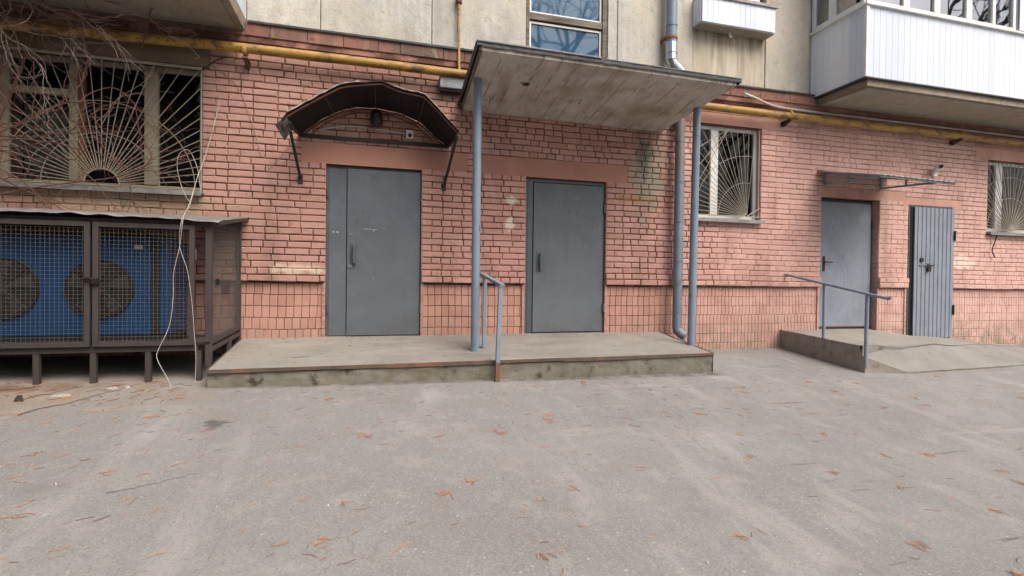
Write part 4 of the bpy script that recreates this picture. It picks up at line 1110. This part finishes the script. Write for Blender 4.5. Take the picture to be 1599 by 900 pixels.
# ------------------------------------------------------------------ cage with the blue cooling unit
def cage():
    t = thing('steel_cage', 'brown welded mesh cage on short legs with a tin roof against the wall', 'cage', (-2.8, -.5, .1))
    yF = -.97
    XA, XB = -4.6, -1.50      # outer ends of the front
    g = MB()
    g.box(XA, -1.535, yF-.005, yF+.045, .345, .395)            # lower beam
    g.box(XA, -1.42, yF-.003, yF+.045, 1.475, 1.515)           # upper beam
    g.box(-1.475, -1.425, yF-.01, yF+.045, .20, 1.475)           # corner post
    g.bar((-1.45, yF+.045, .42), (-1.415, -.03, .475), .04, .045).bar((-1.45, yF+.045, .35), (-1.415, -.03, .405), .04, .04)
    g.bar((-1.45, yF+.045, 1.49), (-1.415, -.03, 1.64), .04, .04).box(-1.435, -1.395, -.05, -.005, .2, 1.64)
    g.box(-1.44, -1.40, -.42, -.38, .2, .40).box(XA, XA+.04, yF, yF+.04, .1, 1.47)
    g.box(XA, -1.44, -.06, -.02, .36, .40).box(XA, -1.44, -.06, -.02, 1.58, 1.62)
    for x in (-3.9, -3.2, -2.5, -1.9): g.box(x, x+.04, yF+.045, -.06, .35, .39)
    MB().box(XA+.01, -1.46, yF+.046, -.03, .392, .399).build('shade_sheet', M_CAGE, t)  # sheet added to keep the space below the cage dark
    g.build('frame', M_CAGE, t, bevel=.003)
    for x in (-3.22, -2.755, -2.345, -1.93, -1.53):
        MB().box(x-.022, x+.022, yF-.002, yF+.042, gz(x, yF)-.04, .3445).build('leg', M_CAGE, t, bevel=.003)
    for x in (-2.345, -1.53):
        MB().box(x-.022, x+.022, -.12, -.08, gz(x, -.1)-.04, .36).build('leg', M_CAGE, t, bevel=.003)
    # doors
    for (a, b) in ((-3.30, -2.352), (-2.332, -1.555)):
        g = MB(); frame_rect(g, a, b, .400, 1.478, yF-.042, yF-.008, .042)
        d = g.build('cage_door', M_CAGE, t, bevel=.003)
        m = MB(); x = a+.05
        while x < b-.04: m.tube([(x, yF-.020, .44), (x, yF-.020, 1.44)], .0013, 4, cap=False); x += .0335
        z = .45
        while z < 1.44: m.tube([(a+.04, yF-.024, z), (b-.04, yF-.024, z)], .0013, 4, cap=False); z += .0335
        m.build('wire_mesh', M_WIRE, d)
    g = MB(); frame_rect(g, -4.55, -3.32, .400, 1.478, yF-.042, yF-.008, .042); d = g.build('cage_door', M_CAGE, t, bevel=.003)
    m = MB(); x = -4.5
    while x < -3.35: m.tube([(x, yF-.020, .44), (x, yF-.020, 1.44)], .0013, 4, cap=False); x += .0335
    z = .45
    while z < 1.44: m.tube([(-4.5, yF-.024, z), (-3.36, yF-.024, z)], .0013, 4, cap=False); z += .0335
    m.build('wire_mesh', M_WIRE, d)
    m = MB(); y = yF+.06
    while y < -.05:
        k = (y-yF)/.97; m.tube([(-1.447+.03*k, y, .44+.05*k), (-1.447+.03*k, y, 1.47+.14*k)], .0022, 4, cap=False); y += .034
    z = .46
    while z < 1.5: m.tube([(-1.447, yF+.05, z), (-1.42, -.05, z+.05)], .0022, 4, cap=False); z += .034
    m.build('side_mesh', M_WIRE, t)
    for z in (1.17, .62): MB().tube([(-1.545, yF-.035, z), (-1.545, yF-.035, z+.09)], .012, 8).build('hinge', M_CAGE, t)
    MB().box(-1.56, -1.43, yF-.03, yF-.008, .425, .465).build('strap', M_CAGE, t); MB().box(-1.43, -1.405, -.62, -.45, .86, .98).build('latch_plate', M_CAGE, t)
    MB().tube([(-2.40, yF-.06, .985), (-2.345, yF-.065, .99), (-2.28, yF-.06, .985)], .012, 8).build('bolt', M_DARKMET, t); MB().box(-2.325, -2.275, yF-.075, yF-.045, .945, .985).build('padlock', M_DARKMET, t)
    MB().box(-1.44, -1.41, -.80, -.77, .94, 1.0).build('padlock', M_DARKMET, t)
    # roof of crinkled tin
    g = MB()
    def rf(u, v):
        x = -4.75+(3.40)*u; y = -1.06+1.06*v; z = 1.552+.128*v-.028*max(0, (u-.75)/.25)*(1-v)
        z += .010*nz(x*5, y*2, 1)*(1-v*.5)+.004*math.sin(x*30)
        if v == 0: z -= .012+.020*max(0, nz(x*4, 3, 2))
        return (x+(.03*v if u == 1 else 0), y, z)
    g.grid(rf, 150, 8)
    o = g.build('roof_sheet', M_TIN, t, smooth=True); sm = o.modifiers.new('solid', 'SOLIDIFY'); sm.thickness = .004
    g = MB(); g.bar((-1.37, -1.0, 1.505), (-1.34, -.01, 1.66), .035, .03); g.build('roof_edge', M_CAGE, t)
cage()
def acunit():
    t = thing('cooling_unit', 'blue outdoor cooling unit with round fans inside the mesh cage', 'cooling unit', (-3.0, -.6, .45))
    g = MB(); g.box(-4.35, -1.975, -.80, -.28, .475, 1.365).box(-1.905, -1.83, -.79, -.28, .475, 1.37); g.build('housing', M_BLUEAC, t, bevel=.012)
    MB().box(-1.975, -1.905, -.77, -.3, .48, 1.35).build('coil', M_DARKMET, t)
    g = MB(); g.box(-4.35, -1.83, -.80, -.3, .40, .472); g.build('base_frame', M_DARKMET, t)
    for cx in (-3.07, -2.36):
        g = MB(); c = (cx, 0, .90)
        # fan collar ring, guard
        g.tube([(cx, -.803, .90), (cx, -.825, .90)], .262, 40)
        f = g.build('fan', M_DARK, t)
        g = MB()
        for r_ in (.26, .19, .12, .06): g.tube([(cx+r_*math.cos(a*math.pi/20), -.835, .90+r_*math.sin(a*math.pi/20)) for a in range(41)], .0022, 4)
        for a in range(8): g.tube([(cx, -.832, .90), (cx+.26*math.cos(a*math.pi/4), -.832, .90+.26*math.sin(a*math.pi/4))], .004, 4)
        g.build('fan_guard', M_DARKMET, f)
        g = MB()
        for a in range(5):
            an = a*2*math.pi/5+.3; p = [(cx+.05*math.cos(an), -.8265, .90+.05*math.sin(an)), (cx+.235*math.cos(an-.28), -.8265, .90+.235*math.sin(an-.28)), (cx+.24*math.cos(an+.22), -.829, .90+.24*math.sin(an+.22)), (cx+.06*math.cos(an+.6), -.829, .90+.06*math.sin(an+.6))]
            g.quad(p)
        g.tube([(cx, -.826, .90), (cx, -.832, .90)], .05, 16)
        g.build('fan_blade', Mat('grimy fan blade', (.030, .028, .027), .6).done(), f)
    MB().box(-2.10, -2.035, -.804, -.798, 1.26, 1.30).build('name_plate', Mat('dull label', (.30, .29, .22), .6).done(), t)
acunit()

# ------------------------------------------------------------------ loose cables
def loop(name, pts, r, m, label, cat='cable', sm=6):
    g = MB(); g.tube(pts, r, 6, smooth=sm); return tag(g.build(name, m, smooth=True), label, cat)
loop('cable', [(-1.605, -.06, 2.944), (-1.647, -.05, 2.715), (-1.73, -.06, 2.333), (-1.79, -.12, 2.08), (-1.72, -.6, 1.73), (-1.614, -1.10, 1.53), (-1.645, -1.085, 1.29), (-1.70, -1.06, 1.05), (-1.706, -1.05, .86), (-1.714, -1.06, .692), (-1.745, -1.06, .54), (-1.811, -1.09, .36), (-1.801, -1.11, .28), (-1.722, -1.13, .13), (-1.688, -1.15, .055)], .0024, M_CABLE, 'white cable hanging from the window and looping down in front of the cage')
loop('cable', [(-1.60, -.04, 2.90), (-1.655, -.05, 2.66), (-1.745, -.06, 2.30), (-1.80, -.12, 2.05), (-1.715, -.6, 1.715), (-1.625, -1.10, 1.52), (-1.648, -1.08, 1.29), (-1.60, -1.05, 1.084), (-1.575, -1.04, .90), (-1.555, -1.04, .70), (-1.541, -1.05, .52), (-1.52, -1.07, .30), (-1.524, -1.08, .07)], .0022, M_CABLE, 'second white cable falling straight down beside the cage corner')
loop('cable', [(-1.765, -.10, 1.90), (-1.778, -.10, 2.0), (-1.803, -.10, 2.17), (-1.881, -.10, 2.345), (-1.97, -.10, 2.30), (-1.987, -.10, 2.137), (-1.927, -.10, 1.90), (-1.86, -.12, 1.80)], .0026, M_CABLE, 'white cable loop lying against the bars of the left window')
loop('cable', [(-2.094, -.05, 2.843), (-2.02, -.05, 2.66), (-1.957, -.05, 2.52), (-1.927, -.07, 2.35)], .0026, M_BLKCABLE, 'thin dark cable hanging across the right pane of the left window')
loop('cable', [(10.02, -.07, 1.93), (10.0, -.05, 1.78), (9.95, -.04, 1.62), (10.02, -.04, 1.5)], .008, M_BLKCABLE, 'short dark cable end hanging below the rightmost window')
loop('cable', [(-1.80, -.02, 3.22), (-1.66, -.02, 3.34), (-1.55, -.02, 3.40)], .006, M_BLKCABLE, 'thin black cable at the upper right corner of the left window')

# ------------------------------------------------------------------ bare vine over the left window
def vine():
    t = thing('bare_vine', 'tangled leafless vine hanging over the left window', 'vine', (-3.2, -.3, 2.8))
    rr = random.Random(42)
    def walk(g, p, d, n, step, r0, wig, grav, depth, lim=(-.55, -.04)):
        pts = [p.copy()]; q = p.copy(); dd = d.normalized()
        for i in range(n):
            dd = (dd+Vector((rr.gauss(0, wig), rr.gauss(0, wig*.4), rr.gauss(0, wig)-grav))).normalized()
            q = q+dd*step
            if q.y > lim[1]: q.y = lim[1]; dd.y = -abs(dd.y)
            if q.y < lim[0]: q.y = lim[0]; dd.y = abs(dd.y)
            if q.x > -1.72: dd.x = -abs(dd.x)
            pts.append(q.copy())
            if depth > 0 and rr.random() < .34:
                a = rr.uniform(-1.1, 1.1); nd = Vector((dd.x*math.cos(a)-dd.z*math.sin(a), dd.y+rr.uniform(-.3, .3), dd.x*math.sin(a)+dd.z*math.cos(a)))
                walk(g, q.copy(), nd, rr.randint(4, 10), step*.8, r0*.6, wig*1.1, grav, depth-1, lim)
        g.tube(pts, lambda s_: r0*(1-.6*s_), 4)
    M1 = Mat('reddish twig bark', (.11, .055, .045), .8).layer((.20, .14, .12), 12, .5, .7, .7).done()
    M2 = Mat('pale twig bark', (.27, .21, .18), .8).layer((.13, .09, .08), 12, .5, .7, .7).done()
    g = MB()
    for i in range(17): walk(g, Vector((rr.uniform(-4.2, -2.2), rr.uniform(-.4, -.08), rr.uniform(2.0, 3.5))), Vector((rr.uniform(-1, 1), 0, rr.uniform(-.7, .7))), 18, .06, .0055, .28, .0, 2)
    for i in range(7): walk(g, Vector((rr.uniform(-4.2, -3.4), rr.uniform(-.4, -.1), rr.uniform(1.95, 3.3))), Vector((1, 0, rr.uniform(-.3, .4))), 26, .065, .007, .16, .0, 1)
    g.build('twig', M1, t)
    g = MB()
    for i in range(8): walk(g, Vector((rr.uniform(-4.1, -2.9), rr.uniform(-.5, -.2), rr.uniform(3.2, 3.7))), Vector((rr.uniform(.2, 1), 0, rr.uniform(-.8, .1))), 16, .06, .005, .24, .02, 2)
    for i in range(4): walk(g, Vector((-3.7+.35*i, -.35, 3.75)), Vector((.7, 0, -.5)), 16, .06, .007, .16, .01, 2, (-.6, -.2))
    for i in range(5): walk(g, Vector((rr.uniform(-3.9, -2.5), -.12, rr.uniform(1.9, 2.6))), Vector((rr.uniform(-1, 1), 0, rr.uniform(-.2, .9))), 14, .06, .004, .25, .0, 1)
    g.build('pale_twig', M2, t)
    g = MB()
    g.tube([(-4.3, -.3, .2), (-4.1, -.2, 1.2), (-3.9, -.15, 1.9), (-3.55, -.12, 2.4), (-3.3, -.12, 3.1), (-3.1, -.2, 3.7)], lambda s_: .02-.01*s_, 6, smooth=4)
    g.tube([(-3.95, -.2, 1.60), (-3.35, -.14, 1.83), (-2.95, -.12, 1.93), (-2.5, -.12, 2.03), (-2.2, -.12, 2.2)], lambda s_: .010-.005*s_, 6, smooth=4)
    g.build('stem', M1, t)
    # a creeper strand on the brick
    g = MB()
    g.tube([(-1.70, -.01, 3.30), (-1.45, -.012, 3.10), (-1.30, -.012, 2.72), (-1.2, -.012, 2.35)], .0035, 4, smooth=5)
    g.tube([(-1.15, -.012, 2.2), (-.98, -.012, 2.4), (-.86, -.03, 2.60)], .003, 4, smooth=5)
    g.build('strand', M2, t)
vine()

# ------------------------------------------------------------------ litter
def on_ground(x, y):
    return not (y > -1.30 and -1.45 < x < 3.9) and not (y > -1.45 and x > 5.7)
def litter():
    rr = random.Random(77)
    g = MB()
    def needle(x, y, an, L, w_, a):
        z = gz(x, y)+.003; d = Vector((math.cos(an), math.sin(an), 0)); n = Vector((-d.y, d.x, 0))
        c = Vector((x, y, z)); bend = rr.uniform(-.22, .22)*L
        P = [c-d*L/2, c+n*bend, c+d*L/2]
        for p in P: p.z = gz(p.x, p.y)+.003+rr.uniform(0, .004)
        g.tube(P, w_, 4, a=a)
    n = 0
    while n < 760:
        x = rr.uniform(-5, 7); y = rr.uniform(-5.2, -1.15)
        dens = .35+.65*max(0, min(1, (1.5-x)/4))
        if not on_ground(x, y) or rr.random() > dens: continue
        n += 1
        an = rr.gauss(.6 if x < 1.0 else -.2, .5)
        if rr.random() < .17:
            for k in range(rr.randint(3, 8)): needle(x+rr.gauss(0, .022), y+rr.gauss(0, .014), an+rr.gauss(0, .75), rr.uniform(.04, .085), rr.uniform(.0011, .0018), rr.uniform(.2, 1))
        else:
            needle(x, y, an, rr.uniform(.03, .09), rr.uniform(.0010, .0017), rr.random())
    for i in range(220):
        x = rr.uniform(-4, 4.2); y = rr.uniform(-2.6, -1.2)
        if on_ground(x, y): needle(x, y, rr.gauss(.3, .6), rr.uniform(.03, .07), .0013, rr.uniform(0, .5))
    for i in range(150):
        x = rr.uniform(-4, -1.5); y = rr.gauss(-1.25, .22)
        if on_ground(x, y): needle(x, y, rr.gauss(.3, .8), rr.uniform(.03, .10), .0018, rr.uniform(0, .4))
    for i in range(90):
        x = rr.uniform(-1.3, 3.6); y = -abs(rr.gauss(0, .12))-.02 if i < 60 else rr.uniform(-1.1, -.1); z = .341+.115*y+.006
        an = rr.gauss(.1, .8); L = rr.uniform(.02, .06); d = Vector((math.cos(an), math.sin(an)*.5, math.sin(an)*.5*.115)); c = Vector((x, y, z)); g.tube([c-d*L/2, c+d*L/2], rr.uniform(.001, .002), 4, a=rr.uniform(0, .5))
    m = Mat('fallen dry needles', (.47, .20, .10), .7); a = m.attr(); m.mix((.15, .07, .045), m.rng(a, .55, 0, 0, 1)).mix((.50, .27, .11), m.rng(a, .7, 1, 0, .8))
    tag(g.build('needle_litter', m.done()), kind='stuff')
    g = MB()
    for i in range(420):
        x = rr.uniform(-4, 7); y = rr.uniform(-5, -1.3)
        if not on_ground(x, y): continue
        s_ = rr.uniform(.0015, .0045) if rr.random() < .93 else rr.uniform(.005, .009); z = gz(x, y)
        an = rr.uniform(0, 6); P = []
        for k in range(5): P.append((x+s_*rr.uniform(.7, 1.3)*math.cos(an+k*1.256), y+s_*rr.uniform(.7, 1.3)*math.sin(an+k*1.256), z))
        n0 = len(g.v); g.v += P+[(x, y, z+s_*.9)]
        for k in range(5): g.face((n0+k, n0+(k+1) % 5, n0+5), rr.random())
    m = Mat('small pale grit', (.42, .40, .37), .8); a = m.attr(); m.mix((.10, .095, .09), m.rng(a, .5, .2, 0, 1)).mix((.65, .64, .6), m.rng(a, .8, 1))
    tag(g.build('grit', m.done()), kind='stuff')
litter()
def twigs():
    Mt = Mat('dry fallen stick', (.10, .075, .06), .85).layer((.2, .16, .13), 14, .5, .7, .6).done()
    for (a, b, r_, lab) in (((-3.05, -1.20), (-2.68, -1.05), .0045, 'thick dry stick on the ground at the left edge below the cage'),
                            ((-2.62, -1.36), (-2.35, -1.08), .0028, 'thin dry stick in front of the second cage leg'),
                            ((-2.45, -1.75), (-2.02, -1.18), .0032, 'long thin dry stick lying in front of the cage'),
                            ((-2.95, -2.25), (-2.40, -1.75), .0016, 'fine twig on the asphalt at the left edge'),
                            ((-1.35, -3.05), (-.95, -2.9), .0014, 'thin curved twig on the asphalt among the needles')):
        a = Vector((a[0], a[1], 0)); b = Vector((b[0], b[1], 0)); P = []
        for i in range(12):
            p = a.lerp(b, i/11)+Vector((nz(i*.45, a.x)*.06, nz(i*.45, a.y, 4)*.06, 0)); p.z = gz(p.x, p.y)+.006; P.append(p)
        g = MB(); g.tube(P, lambda s_, r_=r_: r_*(1-.5*s_), 5)
        tag(g.build('stick', Mt), lab, 'stick', 'dry sticks on the ground')
twigs()
def chip(x, y, s_, h_, m, lab, cat):
    g = MB(); rr = random.Random(int(x*100)); z = gz(x, y); n = 8
    P = [(x+s_*rr.uniform(.6, 1.2)*math.cos(k*.785), y+s_*.6*rr.uniform(.6, 1.2)*math.sin(k*.785), z-.002) for k in range(n)]
    n0 = len(g.v); g.v += P+[(p[0]*.6+x*.4, p[1]*.6+y*.4, z+h_*rr.uniform(.7, 1.1)) for p in P]
    for k in range(n): g.face((n0+k, n0+(k+1) % n, n0+n+(k+1) % n, n0+n+k))
    g.face(tuple(n0+n+k for k in range(n)))
    return tag(g.build('rubble' if cat == 'rubble' else 'litter_scrap', m), lab, cat)
MRUB = Mat('pale broken mortar', (.40, .37, .32), .9).layer((.25, .22, .18), 20, .45, .65, .8).done()
chip(-2.12, -1.16, .055, .02, MRUB, 'larger pale lump of mortar in front of the third cage leg', 'rubble')
chip(-2.42, -1.30, .09, .012, MRUB, 'flat pale crumb patch of mortar below the cage', 'rubble')
chip(-2.03, -1.12, .03, .015, MRUB, 'tiny pale mortar crumb beside the cage cable end', 'rubble')
chip(-2.62, -1.42, .035, .045, Mat('dark dry leaf', (.06, .05, .045), .9).done(), 'dark crumpled dry leaf on the ground in front of the cage', 'leaf')

# ------------------------------------------------------------------ trees across the yard (seen in the window glass; tall evergreens added to shade the left)
def bare_tree(x, y, H, seed, label):
    t = thing('bare_tree', label, 'tree', (x, y, gz(x, y)), 'bare trees across the yard')
    rr = random.Random(seed); tr = MB(); br = MB()
    def grow(g, p, d, L, r_, lv):
        pts = [p.copy()]; q = p.copy(); dd = d.copy()
        for i in range(5):
            dd = (dd+Vector((rr.gauss(0, .10), rr.gauss(0, .10), rr.gauss(.02, .06)))).normalized(); q = q+dd*L/5; pts.append(q.copy())
        g.tube(pts, lambda s_: r_*(1-.55*s_), 6 if lv < 2 else 4)
        if lv >= 4: return
        for k in range(5 if lv == 0 else 4):
            i = rr.randint(2, 5); a = rr.uniform(0, 6.28); b_ = rr.uniform(.4, .95)
            s1 = dd.orthogonal().normalized(); s2 = dd.cross(s1)
            nd = (dd*math.cos(b_)+(s1*math.cos(a)+s2*math.sin(a))*math.sin(b_)).normalized()
            grow(br, pts[i], nd, L*rr.uniform(.5, .72), r_*.48, lv+1)
    base = Vector((x, y, gz(x, y)-.1)); tr.tube([base, base+Vector((0, 0, H*.33))], lambda s_: H*.022*(1-.3*s_), 10)
    grow(tr, base+Vector((0, 0, H*.33)), Vector((0, 0, 1)), H*.36, H*.016, 0)
    mb = Mat('grey tree bark', (.10, .085, .07), .9).layer((.05, .04, .035), 9, .4, .65, .8, stretch=(1, 1, .3)).done()
    tr.build('trunk', mb, t); br.build('crown', mb, t)
for i, (x, y, H, lab) in enumerate(((6.9, -10.5, 15, 'bare tree across the yard, mirrored in the stairwell window'), (20.5, -11.5, 16, 'bare tree across the yard, mirrored in the right balcony windows'), (-6.5, -14, 12, 'bare tree across the yard, mirrored in the left window'), (20, -18, 14, 'farthest bare tree across the yard to the right'))):
    bare_tree(x, y, H, 50+i, lab)

def evergreen(x, y, H, Rr, seed, label):
    t = thing('evergreen_tree', label, 'tree', (x, y, gz(x, y)), 'evergreen trees across the yard')
    rr = random.Random(seed); g = MB(); z0 = gz(x, y)
    for i in range(int(3600*max(1, (Rr/2.8)**2))):
        h = rr.random()**.8; a = rr.uniform(0, 6.283); rad = Rr*(1-h)**.6*(.35+.65*rr.random()**.5)*(1+.25*nz(math.cos(a)*2, math.sin(a)*2, h*4+seed))
        c = Vector((x+rad*math.cos(a), y+rad*math.sin(a), z0+.6+h*(H-.6)-rad*.12)); s_ = rr.uniform(.14, .30)
        u_ = Vector((rr.gauss(0, 1), rr.gauss(0, 1), rr.gauss(0, .5))).normalized(); v_ = u_.orthogonal().normalized()
        g.quad([c-u_*s_-v_*s_*.25, c+u_*s_*.2-v_*s_*.4, c+u_*s_, c+u_*s_*.1+v_*s_*.4], rr.random())
    g.build('crown', M_NEEDLE, t)
    g = MB(); g.tube([(x, y, z0-.1), (x, y, z0+H*.8)], lambda s_: .16*(1-.8*s_), 8); g.build('trunk', Mat('dark bark', (.06, .045, .035), .9).done(), t)
mm = Mat('evergreen foliage', (.045, .075, .035), .8); a_ = mm.attr(); mm.mix((.025, .045, .022), mm.rng(a_, .5, 0, 0, .9)).mix((.08, .11, .05), mm.rng(a_, .7, 1, 0, .8)); M_NEEDLE = mm.done()
for i, (x, y, H, Rr, lab) in enumerate(((-7.4, -5.6, 14, 4.4, 'unseen tall evergreen added close to the left of the yard for shade'), (-5.0, -10.2, 15, 4.2, 'unseen broad evergreen added on the left for shade'), (-8, -13, 8, 2.6, 'evergreen across the yard, dark in the left window'), (-.5, -15.5, 13, 3.8, 'unseen evergreen added behind the camera to darken the left'),  # tall ones are unseen, added to darken the left wall
        (4, -18, 6.5, 2.3, 'small evergreen far behind the camera'), (11, -13.5, 7.0, 2.5, 'evergreen across the yard, dark in the middle window'), (16.5, -12, 6.5, 2.3, 'evergreen on the right side of the yard'), (22.5, -13, 7.5, 2.6, 'rightmost evergreen across the yard'))):
    evergreen(x, y, H, Rr, 90+i, lab)
